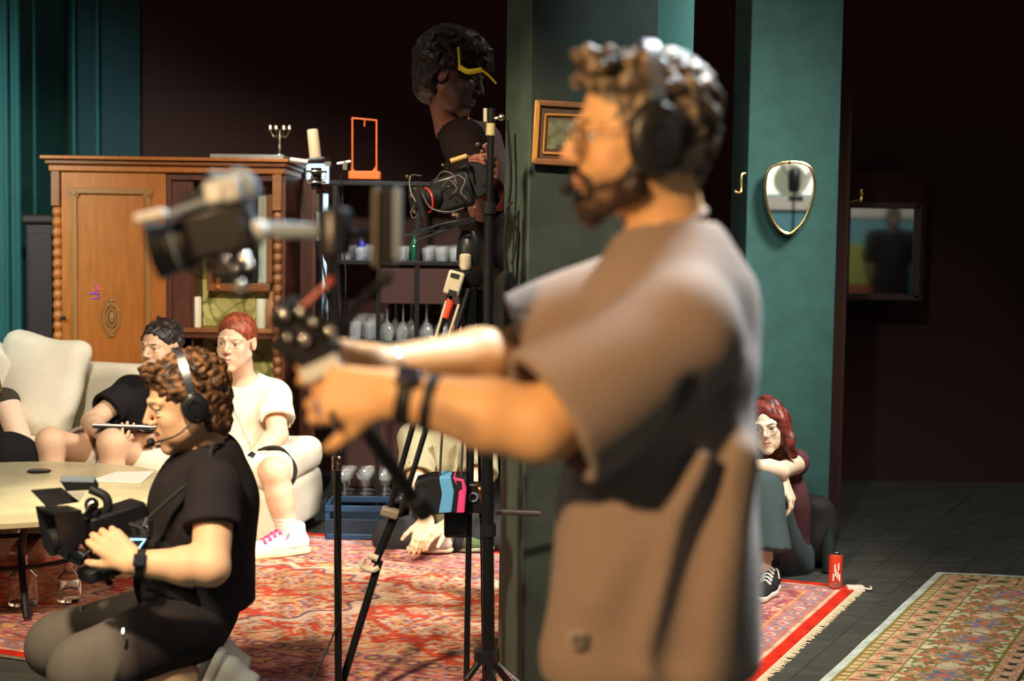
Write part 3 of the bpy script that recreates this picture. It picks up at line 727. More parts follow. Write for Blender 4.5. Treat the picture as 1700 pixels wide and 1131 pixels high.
obj('base', wbox(x0,x1,0,.10,.02,.55), WOODD, wd, bevel=.004)
obj('divider', wbox(xd1,xn0,.1,zt,.0,.53), WOODD, wd, bevel=.003)
obj('divider_facing', wbox(xn0,xn0+.10,zn,zt,.02,.05), WOODD, wd, bevel=.002)
door = obj('door', wbox(xd0,xd1,.10,zt-.004,-.012,.014), WOOD, wd, bevel=.004)
# door moulding with carved corners, emblem, knobs
m = MB(); zb_=.25; ztp = zz(190,318); xa,xb = X(126),X(247)
for (a,b,c,d) in ((xa-.012,xa+.012,zb_,ztp),(xb-.012,xb+.012,zb_,ztp)): m.box(((a+b)/2,YW-.018,(c+d)/2),(b-a,.014,d-c))
obj('moulding', m, CARV, door, bevel=.004)
obj('moulding', MB().box(((xa+xb)/2,YW-.020,ztp),(xb-xa+.05,.018,.030)), CARV, door, bevel=.006)
for x in (xa,xb): obj('carved_corner', MB().lathe([(.001,.012),(.012,.012),(.016,.004),(.024,.007),(.026,0)],(x,YW-.02,ztp-.01),(0,-1,0),14), CARV, door)
em = MB(); ec = V3(X(186),YW-.016,zz(186,528)); 
em.torus(ec,(0,-1,0),.075,.010,24,6,.52,(0,0,1)); em.torus(ec,(0,-1,0),.045,.007,20,6,.55,(0,0,1)); em.sph(ec,.022,10,(.7,.5,1.6))
for sg in (-1,1):
    em.sph(ec+V3(0,0,sg*.088),.012,8); em.torus(ec+V3(0,0,sg*.078),(0,-1,0),.020,.006,14,6)
    for k in range(5): em.sph(ec+V3(sg*.036,0,-.04+k*.02),.009,8)
obj('carved_emblem', em, CARV, door)
for px in (108,266): obj('knob', MB().lathe([(.006,0),(.005,.012),(.012,.018),(.011,.028),(.001,.031)],(X(px),YW-.012,zz(px,527)),(0,-1,0),14), BLACKM, door)
obj('lock_plate', wbox(X(105),X(122),zz(110,612),zz(110,590),-.018,-.012), WOODD, door, bevel=.002)
# coloured marks on the door: pink and violet tape scribble
tp = MB(); 
def stroke(pp, r=.0035, Y=YW-.016): return MB().tube([at(a,b,Y) for a,b in pp], r, 6)
obj('pink_mark', stroke([(158,470),(164,482),(154,484)]), mat('magenta_paint',(.75,.06,.35),.6), door)
obj('violet_mark', stroke([(148,488),(165,487),(164,495),(153,496)]), mat('violet_paint',(.28,.06,.55),.6), door)
obj('triangle_mark', MB().tube([at(150,607,YW-.03),at(160,628,YW-.03),at(139,628,YW-.03),at(150,607,YW-.03)],.008,6), mat('yellow_tape',(.85,.75,.03),.6), door)
# cornice in three steps
obj('cornice', wbox(X(84),X(473),zt,zt+.035,-.03,.57), WOOD, wd, bevel=.006)
obj('cornice', wbox(X(80),X(477),zt+.035,zt+.060,-.055,.58), WOODM, wd, bevel=.008)
obj('cornice', wbox(X(75),X(482),zt+.060,zt+.078,-.08,.6), WOOD, wd, bevel=.004)
# twisted columns
def twist(xc, yc, za, zb, r, n, ph=0):
    V=[];F=[];N=int((zb-za)/.006);K=14
    for i in range(N+1):
        z = za+(zb-za)*i/N; b = r*(.62+.38*abs(math.sin(math.pi*(zb-z)/n)))
        for k in range(K):
            t = 2*math.pi*k/K; V.append((xc+b*math.cos(t),yc+b*math.sin(t),z+.25*n*math.sin(t)*.6))
    for i in range(N):
        for k in range(K): F.append((i*K+k,i*K+(k+1)%K,(i+1)*K+(k+1)%K,(i+1)*K+k))
    F += [tuple(range(K))[::-1], tuple(N*K+k for k in range(K))]; return V,F
zc0 = zz(96,620)-.1; zc1 = zz(96,342)
obj('column_block', wbox(X(88),X(102),zc1,zt,-.03,.03), WOODM, wd, bevel=.003); obj('column_block', wbox(X(88),X(102),.1,zc0,-.03,.03), WOODM, wd, bevel=.003)
obj('twisted_column', twist(X(96),YW-.004,zc0,zc1,.026,.054), WOOD, wd, sharp=None)
zc3 = zz(460,350)
obj('column_block', wbox(X(453),X(468),zc3,zt,-.03,.03), WOODM, wd, bevel=.003); obj('column_block', wbox(X(453),X(468),.1,.5,-.03,.03), WOODM, wd, bevel=.003)
obj('twisted_column', twist(X(461),YW-.004,.5,zc3,.026,.054), WOODM, wd, sharp=None)
obj('niche_header', wbox(xn0,xn1,zz(380,300),zt,.0,.03), WOODD, wd, bevel=.002)
# patterned paper lining the niche
def paper_fn(V):
    x = V[:,0]*26; z = V[:,2]*20; c = np.tile((.46,.42,.12),(len(V),1))
    r0 = np.abs(np.sin(x+1.4*np.sin(z*.9))*np.sin(z+1.2*np.sin(x*.8))); c[r0>.30] = (.66,.60,.24); c[r0>.55] = (.60,.54,.19)
    g = np.abs(np.sin(x*1.3+2*np.sin(z*.7))-np.sin(z*1.2)); c[g<.16] = (.22,.21,.05); return c
def grid(xa,xb,za,zb,y,st=.006):
    nx=int((xb-xa)/st); nz=int((zb-za)/st); u,v=np.meshgrid(np.linspace(xa,xb,nx+1),np.linspace(za,zb,nz+1),indexing='ij')
    P=np.stack([u,np.full_like(u,y),v],-1).reshape(-1,3); ii=np.arange((nx+1)*(nz+1)).reshape(nx+1,nz+1)
    return P, np.stack([ii[:-1,:-1],ii[1:,:-1],ii[1:,1:],ii[:-1,1:]],-1).reshape(-1,4)
PAPER = mat('patterned_paper', attr=True, rough=.8)
P,F = grid(X(318),xn1,zz(380,640),zt-.02,YW+.26); obj('niche_lining', (P,F), PAPER, wd, colr=paper_fn(P), sharp=None)
obj('niche_side', wbox(X(316),X(319),.1,zt,.03,.27), WOODD, wd)
obj('shelf', wbox(xn0,xn1+.01,zn-.02,zn+.004,-.01,.27), WOODM, wd, bevel=.004)
obj('shelf_moulding', wbox(xn0,xn1+.01,zn-.05,zn-.02,.0,.02), WOODD, wd, bevel=.004)
obj('turned_post', twist(X(350),YW+.18,zz(350,480),zz(350,400),.018,.045), WOOD, wd, sharp=None)
# items in the niche
fr = empty('framed_mirror', V3(X(398),YW+.2,zz(398,482)), 'walnut framed mirror with a pale strip of reflection, standing in the wardrobe niche', 'mirror')
def fbox(x0_,y0_,x1_,y1_,dy,d): return MB().pbox(x0_,y0_,x1_,y1_,YW+dy,d)
obj('frame_rail', fbox(343,470,448,484,.17,.03), WOODM, fr, bevel=.004); obj('frame_rail', fbox(346,298,448,310,.17,.03), WOODM, fr, bevel=.004)
obj('frame_stile', fbox(343,310,354,470,.17,.03), WOODM, fr, bevel=.004); obj('frame_stile', fbox(442,310,452,470,.17,.03), WOODM, fr, bevel=.004)
obj('glass', fbox(354,310,428,470,.185,.01), mat('dark_mirror_glass',(.05,.06,.06),.1,.6), fr)
obj('reflection_strip', fbox(428,310,451,470,.183,.01), mat('pale_sage_reflection',(.42,.44,.33),.6), fr, bevel=.002)  # the mirror's pale reflection, put in as a flat coloured strip
CAND = mat('ivory_wax',(.72,.66,.46),.5)
def candle(px, w_, top, label, parent=None):
    r = w_/2*YW/FPX; zb = zn+.004; z1 = zz(px,top,YW+.1)
    e = empty('pillar_candle', V3(X(px)*1.01,YW+.10,zb), label, 'candle')
    c = V3(at(px,500,YW+.1)[0],YW+.10,zb); h = z1-zb
    obj('wax', MB().lathe([(r*.96,0),(r,.006),(r,h-.01),(r*.9,h-.002),(r*.7,h-.004),(.001,h-.014)],c), CAND, e); obj('wick', MB().cyl(c+V3(0,0,h-.016),c+V3(.002,0,h+.006),.0015), BLACKR, e)
candle(323,23,492,'thick ivory pillar candle at the left end of the wardrobe niche shelf'); candle(434,17,496,'slimmer ivory candle at the right end of the wardrobe niche shelf')
mb = MB().lathe([(.02,0),(.030,.03),(.034,.09),(.024,.13),(.012,.17),(.014,.19)],V3(X(447),YW+.08,zn+.004)); obj('clay_vase', mb, mat('terracotta',(.42,.17,.06),.6), None, label='small terracotta vase beside the slim candle on the niche shelf', cat='vase')
mb = MB().lathe([(.018,0),(.030,.02),(.034,.035),(.031,.035),(.016,.008)],V3(at(396,480,YW+.05)[0],YW+.06,zn+.004)); obj('white_cup', mb, WHITEP, None, label='small white cup on the wardrobe niche shelf behind the man in white', cat='cup')
# on top of the wardrobe
ztt = zt+.078
obj('wrapped_board', MB().box((at(410,260,YW)[0],YW+.12,ztt+.012),(.38,.26,.022)), mat('grey_paper',(.30,.27,.24),.7), None, bevel=.003, label='flat grey wrapped board lying on top of the wardrobe', cat='board')
cs = empty('candelabra', V3(at(459,258,YW)[0],YW+.1,ztt+.024), 'small silver branched candelabra standing on the wardrobe', 'candle holder'); c = BASE[cs.name]
TARN = mat('tarnished_silver',(.42,.38,.30),.3,1)
obj('stem', MB().lathe([(.030,0),(.026,.008),(.006,.016),(.009,.05),(.005,.07),(.010,.09),(.005,.11),(.007,.135)],c), TARN, cs)
for k,(dx) in enumerate((-.05,-.02,.02,.05)): 
    o=obj('arm', MB().tube(arc([c+V3(0,0,.11),c+V3(dx*.6,.01,.10),c+V3(dx,.0,.13)],10),.004,6), TARN, cs); obj('cup', MB().lathe([(.004,0),(.014,.008),(.011,.028),(.008,.028)],c+V3(dx,0,.13)), TARN, o)
# dark cabinet beside the wardrobe
ar = empty('tall_cabinet', V3(at(66,900,7.9)[0],7.98,0), 'tall dark cabinet in the shade left of the wardrobe', 'cabinet')
xa,xb = at(43,500,7.85)[0],at(86,500,7.85)[0]+.03; za = at(66,372,7.85)[2]
BRN = mat('almost_black_wood',(.022,.008,.006),.6)
obj('body', MB().box(((xa+xb)/2,8.0,za/2),(xb-xa,.3,za)), BRN, ar, bevel=.01); obj('cornice', MB().box(((xa+xb)/2,8.0,za+.025),(xb-xa+.04,.34,.05)), BRN, ar, bevel=.015)
obj('door', MB().box(((xa+xb)/2,7.84,za/2),(xb-xa-.04,.03,za-.1)), BRN, ar, bevel=.006)
# ------------------------------------------------------------------ sofa
SOFA = mat('cream_linen', (.72,.67,.54), .95, bump=.35, bscale=120, var=.05, vscale=8, spec=.1)
so = empty('sofa', V3(-1.9,6.9,0), 'cream linen sofa with loose cushions in front of the wardrobe', 'sofa')
def cush(c, sz, R, r=.06, amp=.004, cell=.014, puff=0, seed=0):
    c = np.asarray(c,float); S = Sdf(); h = np.array(sz)/2-r
    def f(X,Y,Z):
        x=X-c[0]; y=Y-c[1]; z=Z-c[2]; q=[x*R[0,i]+y*R[1,i]+z*R[2,i] for i in range(3)]
        t = 1+0*q[0]
        if puff:
            a=np.clip(1-(q[0]/(h[0]+r))**2,0,1); b=np.clip(1-(q[1]/(h[1]+r))**2,0,1); e=np.clip(1-(q[2]/(h[2]+r))**2,0,1)
            k = np.argmin(sz); q[k] = q[k]/(.45+.55*([b*e,a*e,a*b][k])**.35)
        d=[np.abs(q[i])-h[i] for i in range(3)]
        return (np.sqrt(sum(np.maximum(v,0)**2 for v in d))+np.minimum(np.maximum(np.maximum(d[0],d[1]),d[2]),0)-r)*.8
    e = np.sqrt((R**2)@((np.array(sz)/2)**2))*1.25; S.ops.append((False,f,c-e,c+e,.01))
    if amp: S.folds.append(lambda X,Y,Z: amp*(np.sin(17*X+9*Y+seed)+.7*np.sin(29*Z-13*X+seed*2)))
    return S.mesh(cell)
th = math.radians(-9); RS = np.array([[math.cos(th),-math.sin(th),0],[math.sin(th),math.cos(th),0],[0,0,1]])
fc = floor_at(462,926); sx = RS[:,0]; sy = RS[:,1]           # front right corner of the base
sy = nrm(V3(.085,.70,0)); sx = nrm(V3(sy[1],-sy[0],0)); RS = np.stack([sx,sy,V3(0,0,1)],1)
def SP(a,b,z): return fc+sx*a+sy*b+V3(0,0,z)
def sc_(name,a0,a1,b0,b1,z0,z1,r,**k):
    return obj(name, cush(SP((a0+a1)/2,(b0+b1)/2,(z0+z1)/2),(a1-a0,b1-b0,z1-z0),RS,r,**k), SOFA, so, sharp=None)
sc_('base',-1.78,.0,.0,.80,.045,.30,.04)
sc_('seat_cushion',-.80,.02,.02,.74,.29,.47,.07,puff=0); sc_('seat_cushion',-1.62,-.81,.02,.74,.29,.47,.07,seed=2); sc_('seat_cushion',-1.80,-1.63,.02,.74,.29,.47,.07,seed=4)
sc_('backrest',-1.78,-.35,.62,.82,.28,.80,.07)
th2=.25
for i,(px,py,w_,h_,ti,se) in enumerate(((64,640,.44,.50,.12,1),(-5,650,.42,.46,.3,3))):
    c = at(px,py,7.08+i*.02); Rm = np.array(Matrix.Rotation(-.30,3,'X')@Matrix.Rotation(ti,3,'Y')); Rm = RS@Rm
    p=obj('scatter_cushion', cush(c,(w_,.19,h_),Rm,.07,puff=1,seed=se,amp=.006,cell=.012), SOFA, None, sharp=None, label=('plump cream cushion leaning on the sofa back, beside the woman in black' if i==0 else 'cream cushion half behind the woman in black at the left edge'), cat='cushion', group='cream scatter cushions')
for (a,b) in ((-.04,.05),(-1.7,.06),(-.04,.74),(-1.7,.74)): obj('foot', MB().lathe([(.03,0),(.04,.05)],SP(a-.03,b+.02,0)), WOODD, so)
# ------------------------------------------------------------------ oval marble coffee table
tc = at(8,400,5.62); tc[2]=0; zt_=.455
tb = empty('coffee_table', tc, 'round pale marble coffee table with dark iron legs in front of the sofa', 'table')
MARB = mat('pale_marble',(.72,.66,.42),.25,bump=0,var=.14,vscale=5)
obj('table_top', MB().lathe([(.64,0),(.685,.012),(.69,.03),(.67,.042),(.001,.043)],tc+V3(0,0,zt_-.043),n=64), MARB, tb)
for k in range(4):
    t = .5+k*math.pi/2; p = V3(math.cos(t),math.sin(t),0)
    obj('leg', MB().tube(arc([tc+p*.42+V3(0,0,zt_-.045),tc+p*.30+V3(0,0,.25),tc+p*.40+V3(0,0,.03)],10),.014,8), BLACKM, tb)
obj('stretcher', MB().torus(tc+V3(0,0,.20),(0,0,1),.31,.010,32,6), BLACKM, tb)
gl = mat('clear_glass',(1,1,1),.02,trans=1)
cp=at(48,815,5.7); 
def bottle(p,h,r,label,m=gl): return obj('glass_carafe', MB().lathe([(r,0),(r*1.05,.01),(r,h*.55),(r*.35,h*.75),(r*.35,h),(r*.30,h),(r*.28,h*.76),(r*.93,h*.54),(r*.93,.012),(.001,.012)],p,n=20), m, None, label=label, cat='carafe')
bottle(V3(tc[0]+.10,tc[1]-.12,.024),.19,.055,'cut glass carafe standing on the rug under the marble table')
bottle(V3(tc[0]+.26,tc[1]-.06,.024),.16,.045,'smaller glass carafe under the marble table, right of the cut glass one')
sh_ = at(172,790,5.9); obj('black_coaster', MB().lathe([(.045,0),(.05,.004),(.045,.008)],V3(at(65,783,6.0)[0],6.0,zt_)), BLACKP, None, label='small black lighter lying on the marble table', cat='lighter')
Pp=[V3(at(a,b,5.9)[0],at(a,b,5.9)[1]+c_,zt_+.001) for a,b,c_ in ((180,790,.12),(242,790,.15),(250,790,-.15),(160,790,-.12))]
obj('paper_sheet', MB().prism(Pp,(0,0,.002)), mat('white_paper',(.78,.78,.74),.8), None, label='white paper sheet on the marble table beside the squatting man', cat='paper')
# ------------------------------------------------------------------ black metal shelf rack with glassware
YR = 7.28
rk = empty('shelf_rack', V3(at(650,900,YR)[0],YR+.15,0), 'black metal shelf rack crowded with glassware, behind the microphone', 'shelf')
def XR(px,Y=YR): return at(px,480,Y)[0]
zs = [at(650,432,YR)[2], at(640,563,YR+.1)[2], at(600,822,YR+.1)[2], at(640,300,YR)[2]]
for px in (555,628,692,820):
    obj('upright', MB().box((XR(px),YR+.015,zs[3]/2),(.022,.022,zs[3])), BLACKM, rk)
for px in (555,820): obj('upright', MB().box((XR(px),YR+.36,zs[3]/2),(.022,.022,zs[3])), BLACKM, rk)
for z in zs: obj('shelf', MB().box(((XR(545)+XR(825))/2,YR+.19,z-.014),(XR(825)-XR(545),.38,.022)), BLACKM, rk, bevel=.003)
obj('back_board', MB().box(((XR(545)+XR(825))/2,YR+.39,zs[3]/2),(XR(825)-XR(545),.012,zs[3])), mat('reddish_board',(.035,.010,.008),.8), rk)
obj('drawer_front', MB().box(((XR(630)+XR(800))/2,YR+.02,zs[0]-.13),(XR(800)-XR(630),.02,.18)), mat('reddish_board'), rk, bevel=.004)
GLS = mat('glassware',(.97,.99,1),.02,trans=.90,spec=.8,ior=1.5)
def wine(flip):
    p = [(.001,0),(.034,.001),(.034,.003),(.006,.008),(.0038,.02),(.0038,.085),(.010,.095),(.030,.120),(.036,.150),(.030,.190),(.0285,.190),(.0335,.150),(.028,.122),(.001,.100)]
    if flip: p = [(r,.190-h) for r,h in p][::-1]
    return MB().lathe(p, (0,0,0), n=18)
def tumbler(): return MB().lathe([(.001,0),(.028,.001),(.034,.095),(.032,.095),(.027,.010),(.001,.009)], (0,0,0), n=16)
def shot(): return MB().lathe([(.001,0),(.020,.001),(.025,.060),(.023,.060),(.018,.010),(.001,.010)], (0,0,0), n=14)
def coupe(): return MB().lathe([(.001,0),(.032,.001),(.032,.003),(.004,.008),(.004,.07),(.040,.10),(.046,.125),(.044,.125),(.036,.102),(.001,.078)], (0,0,0), n=18)
def proto(name, mb, lab, grp, cat='glass'):
    o = raw(name, mb.V, mb.F, GLS, np.zeros(3)); o['label']=lab; o['category']=cat; o['group']=grp; return o
ORD=['first','second','third','fourth','fifth','sixth','seventh','eighth','ninth']
def ordl(lead,i,row,where): return '%s, %s from the left in the %s row, %s'%(lead,ORD[i],('front','second','back')[row],where)
def place(o, first, p, lab=None, s=1):
    q = o if first else o.copy()
    if not first: col.objects.link(q)
    q.location = tuple(p); q.scale = (s,s,s)
    if lab: q['label'] = lab
    return q
pr = proto('wine_glass', wine(True), 'upturned stemmed wine glass on the middle shelf of the black rack','wine glasses on the middle rack shelf'); n=0
for row,(ya) in enumerate((.07,.17,.27)):
    for i,px in enumerate((641,668,707,733,759) if row==0 else (652,679,705,731,757)):
        place(pr, n==0, V3(XR(px),YR+ya,zs[1]-.003), ordl('upturned stemmed wine glass',i,row,'middle rack shelf')); n+=1
pr = proto('tumbler', tumbler(), 'clear tumbler on the middle shelf of the black rack, left bay','tumblers on the middle rack shelf'); n=0
for row,ya in enumerate((.06,.16,.26)):
    for i,px in enumerate((588,614)): place(pr, n==0, V3(XR(px)+.010*row,YR+ya,zs[1]-.003), ordl('clear tumbler',i,row,'left bay of middle rack shelf'), s=1+.15*row); n+=1
pr = proto('shot_glass', shot(), 'small glass on the top shelf of the black rack','small glasses on the top rack shelf'); n=0
for row,ya in enumerate((.06,.16,.27)):
    for i,px in enumerate((572,595,617,664,707,730,752)): place(pr, n==0, V3(XR(px)+.006*row,YR+ya,zs[0]-.003), ordl('small glass',i,row,'top rack shelf'), s=1.0+.10*row+random.uniform(0,.2)); n+=1
pr = proto('coupe_glass', coupe(), 'stemmed coupe glass on the bottom shelf of the black rack','coupe glasses on the bottom rack shelf'); n=0
for row,ya in enumerate((.05,.16,.27)):
    for i,px in enumerate((572,606,640,674)): place(pr, n==0, V3(XR(px),YR+ya,zs[2]-.003), ordl('stemmed coupe glass',i,row,'bottom rack shelf'), s=.98); n+=1
for (px,z,c,nm,lb) in ((591,zs[0],(.05,.04,.75),'cobalt blue','slim cobalt blue bottle among the small glasses on the top rack shelf'),(640,zs[1],(.03,.35,.10),'green','slim green bottle between wine glasses on the middle rack shelf'),(681,zs[0],(.02,.25,.10),'dark green','dark green bottle on the top rack shelf behind the film camera')):
    mm = mat(nm+'_glass',c,.05,trans=.6,emit=.0); obj('bottle', MB().lathe([(.022,0),(.024,.008),(.024,.085),(.009,.11),(.008,.15),(.011,.155)],V3(XR(px),YR+.24,z-.003),n=16), mm, None, label=lb, cat='bottle')
obj('orange_box', MB().box((XR(785),YR+.05,zs[1]+.055),(.20,.10,.035)), ORANGE, None, bevel=.005, label='flat orange box on the middle rack shelf behind the tripod', cat='box')
# blue crate below
bc = empty('blue_crate', floor_at(595,896)+V3(0,.05,0), 'low blue plastic crate on the floor under the glass rack', 'crate'); c=BASE[bc.name].copy(); c[2]=0
BLU=mat('blue_plastic',(.010,.045,.11),.5)
obj('base', MB().box(c+V3(0,.0,.03),(.30,.28,.03)), BLU, bc, bevel=.006)
for dx,dy,sx_,sy_ in ((0,-.13,.30,.012),(0,.13,.30,.012),(-.145,0,.012,.28),(.145,0,.012,.28)):
    obj('rim', MB().box(c+V3(dx,dy,.165),(sx_,sy_,.03)), BLU, bc, bevel=.003); obj('side', MB().box(c+V3(dx,dy,.07),(sx_,sy_,.09)), mat('navy_plastic',(.008,.022,.045),.5), bc, bevel=.003)
for dx in (-.14,.14):
    for dy in (-.12,.12): obj('corner_post', MB().box(c+V3(dx,dy,.09),(.02,.02,.15)), BLU, bc)
# orange-framed hourglass stand on the rack
of = empty('display_stand', V3(XR(604),YR+.1,zs[3]), 'slim orange metal frame on a solid orange base, on top of the glass rack', 'stand'); z0=zs[3]-.003
Yf=YR+.06
def PT(px,py): return at(px,py,Yf)
obj('base', MB().pbox(578,284,631,298,Yf-.03,.06), ORANGE, of, bevel=.006)
obj('foot', MB().prism([PT(583,285),PT(583,276),PT(590,285)],(0,.02,0)), ORANGE, of); obj('foot', MB().prism([PT(624,285),PT(624,276),PT(617,285)],(0,.02,0)), ORANGE, of)
obj('upright', MB().tube([PT(585,285),PT(585,196)],.0042,6), ORANGE, of); obj('upright', MB().tube([PT(625,285),PT(625,200)],.0042,6), ORANGE, of)
obj('top_rail', MB().tube([PT(584,196),PT(626,200)],.0042,6), ORANGE, of); obj('hook', MB().tube([PT(605,200),PT(605,210)],.003,6), ORANGE, of)
# ------------------------------------------------------------------ gilt picture on the centre column
GILT = mat('gilt_wood',(.55,.27,.06),.4,.3,bump=.3,bscale=60); YP=4.60
pf = empty('gilt_picture', at(930,272,YP), 'small dark landscape painting in a gilt frame on the centre column', 'picture')
def quadf(a,b,c,d,dy=.03,Y=YP): return MB().prism([at(*a,Y),at(*b,Y),at(*c,Y),at(*d,Y)],(0,dy,0))
obj('frame_stile', quadf((888,165),(898,168),(893,262),(882,272),.02,YP-.02), GILT, pf, bevel=.004)
obj('frame_rail', quadf((888,165),(1000,172),(1000,182),(898,176),.02,YP-.02), mat('dark_gilt',(.20,.085,.03),.5,.2,bump=.3,bscale=60), pf, bevel=.004)
obj('frame_rail', quadf((882,272),(890,262),(1000,268),(1000,280),.02,YP-.02), mat('dark_gilt'), pf, bevel=.004)
obj('frame_stile', quadf((992,172),(1002,172),(1002,280),(992,280),.02,YP-.02), GILT, pf, bevel=.004)
obj('liner', quadf((897,174),(994,180),(994,270),(890,264),.008,YP-.008), mat('dark_liner',(.07,.03,.015),.5), pf)
mb=MB(); 
for a,b in (((906,190),(990,193)),((906,190),(902,254)),((902,254),(990,258))): mb.tube([at(*a,YP-.012),at(*b,YP-.012)],.004,6)
obj('inner_slip', mb, GILT, pf)
obj('canvas', quadf((911,197),(988,200),(986,250),(908,247),.003,YP-.011), mat('murky_landscape',(.10,.11,.06),.7,var=.7,vscale=28), pf)
# oval gilt mirror on right column
YM=6.60; mc = at(1311,327,YM-.035)
out=[(1288,274),(1300,270),(1320,269),(1340,274),(1350,288),(1352,312),(1345,340),(1335,365),(1320,382),(1308,388),(1293,380),(1281,362),(1273,338),(1270,312),(1273,288),(1280,278)]
op=arc([at(a,b,YM-.035) for a,b in out]+[at(*out[0],YM-.035)],64)
mr = empty('oval_mirror', at(1311,388,YM), 'shield-shaped mirror in a thin gilt frame on the right column', 'mirror')
obj('frame', MB().tube(op+[op[1]],.0065,8,cap=False), mat('gilt_metal',(.85,.62,.25),.25,1), mr)
obj('mirror_glass', MB().prism(op[:-1],(0,.006,0)), mat('mirror_silver',(.92,.92,.90),.02,1), mr, smooth=False)
obj('backing', MB().prism([mc+(p-mc)*.95+V3(0,.008,0) for p in op[:-1]],(0,.022,0)), BLACKP, mr)
obj('hanger', MB().sph(at(1311,270,YM-.04),.008,8), mat('gilt_metal'), mr)
# dark mirror in the back corner, with brass lamp above
YD=8.4; dm = empty('dark_mirror', at(1465,500,YD), 'large dim wall mirror in the shadows at right, reflecting a dark figure', 'mirror')
obj('mirror_glass', MB().pbox(1410,345,1520,490,YD,.02), mat('dim_mirror',(.50,.50,.46),.04,1), dm)
FRM=mat('dark_frame_wood',(.045,.020,.015),.5)
obj('frame_stile', MB().pbox(1519,338,1530,497,YD-.03,.05), FRM, dm, bevel=.006); obj('frame_stile', MB().pbox(1400,338,1411,497,YD-.03,.05), FRM, dm, bevel=.006)
obj('frame_rail', MB().pbox(1400,336,1530,346,YD-.03,.05), FRM, dm, bevel=.006); obj('frame_rail', MB().pbox(1400,488,1530,499,YD-.03,.05), FRM, dm, bevel=.006)
obj('back_board', MB().box((at(1465,400,YD)[0],YD+.3,1.5),(.50,.56,.75)), DARKW, dm)
bl=at(1429,325,7.0); bh = empty('brass_hook', bl, 'small brass hook on the dark wall edge right of the mirror column', 'hook')
obj('stem', MB().lathe([(.008,-.03),(.012,-.02),(.007,-.005),(.013,.008),(.006,.018)],bl+V3(0,-.01,0)), BRASS, bh); obj('finial', MB().sph(bl+V3(0,-.01,.024),.009,10), BRASS, bh)
obj('arm', MB().tube([bl+V3(0,-.01,-.02),bl+V3(-.05,.02,-.03)],.005,6), BRASS, bh)
hk=at(1230,310,6.6); obj('coat_hook', MB().tube(arc([hk+V3(.02,.0,.06),hk+V3(.0,-.01,.05),hk+V3(.0,-.01,-.02),hk+V3(-.02,-.03,-.03),hk+V3(-.03,-.03,-.02)],14),.006,6), BRASS, None, label='thin brass hook on the left edge of the right column', cat='hook')
# red can and things beside the seated woman
cl=floor_at(1386,984); cn=empty('drinks_can', cl+V3(0,0,.02), 'slim red drinks can standing on the rug by the seated woman', 'can'); z=V3(0,0,.020)
r=.0285
obj('can_body', MB().lathe([(.022,0),(r,.010),(r,.130),(.025,.143)],cl+z,n=28), REDP, cn); obj('lid', MB().lathe([(.025,.143),(.0255,.146),(.023,.146),(.022,.142),(.001,.142)],cl+z,n=28), SILVER, cn)
obj('base_rim', MB().lathe([(.020,-.001),(.0225,.004),(r-.001,.009),(.02,.0)],cl+z,n=28), SILVER, cn)
mb=MB(); 
for (a,zz_) in ((-.5,.05),(-.2,.07),(.1,.06),(.4,.05),(-.3,.09),(.2,.095)):
    p=cl+V3(math.sin(a)*r,-math.cos(a)*r,.020+zz_); mb.box(p,(.006,.002,.03))
obj('print', mb, mat('white_print',(.8,.75,.7),.5), cn)
mb=MB(); 
for a in (-.8,-.4,0,.4): mb.box(cl+V3(math.sin(a)*r,-math.cos(a)*r,.038),(.012,.002,.022-.01*abs(a)))
obj('silver_panel', mb, SILVER, cn)
pp=floor_at(1420,984); obj('phone_charger', MB().box(pp+V3(.0,0,.018),(.07,.045,.02)).tube(arc([pp+V3(.03,0,.02),pp+V3(.06,-.02,.02),pp+V3(.07,.03,.02)],8),.004,6), mat('white_print'), None, bevel=.006, label='small white plug on the rug corner right of the red can', cat='plug')
pp=floor_at(1375,955); obj('water_bottle', MB().lathe([(.028,0),(.03,.01),(.03,.14),(.012,.18),(.013,.20)],pp+V3(0,0,.018)), mat('smoky_plastic',(.02,.03,.03),.2), None, label='dark plastic bottle just behind the red can', cat='bottle')
# ================================================================== PEOPLE
# J: C head centre, M head axes, nk neck base, ch chest, pe pelvis; s? shoulder, e? elbow, w? wrist, h? hand, l? hip, k? knee, n? ankle, t? toes
# ---- standing operator in the foreground
J = dict(C=at(1062,232,2.13), M=headframe((-1,-.10,-.04),.02), nk=at(1112,408,2.15), ch=at(1108,600,2.14), pe=at(1088,985,2.16),
         sa=at(1128,560,1.965), sb=at(1075,490,2.32), ea=at(898,708,1.90), eb=at(868,592,2.34), wa=at(652,655,1.93), wb=at(628,612,2.13),
         ha=((-1,.06,-.03),(.10,1,-.25),(.75,.85,.95,1.0),.7,1,.98), hb=((-1,-.25,.10),(.2,-1,.2),(.8,.9,1.0,1.0),.7,-1),
         la=at(1100,1060,2.07), lb=at(1080,1060,2.25), fp=dict(brow=(.05,.03,.02), lip=(.50,.20,.14)))
J['ka']=J['la']+V3(-.03,-.02,-.40); J['kb']=J['lb']+V3(-.08,.04,-.38); J['na']=V3(J['ka'][0]+.05,J['ka'][1],.10); J['nb']=V3(J['kb'][0]+.04,J['kb'][1],.10)
J['ta']=J['na']+V3(-.16,-.02,-.06); J['tb']=J['nb']+V3(-.16,0,-.06)
MAN = empty('person', (J['pe'][0],J['pe'][1],0), 'bearded person in taupe t-shirt standing in the foreground, arms outstretched with a gimbal', 'person')
SK = (.74,.42,.20)
tat=[(at(725,690,1.86),.036,(.12,.11,.10),.85,.8),(at(765,715,1.86),.032,(.20,.16,.13),.75,.8),(at(700,660,1.86),.026,(.08,.07,.07),.85,.7),(at(750,665,1.86),.016,(.22,.18,.15),.5,.8),(at(800,700,1.84),.018,(.35,.25,.17),.5,.8)]
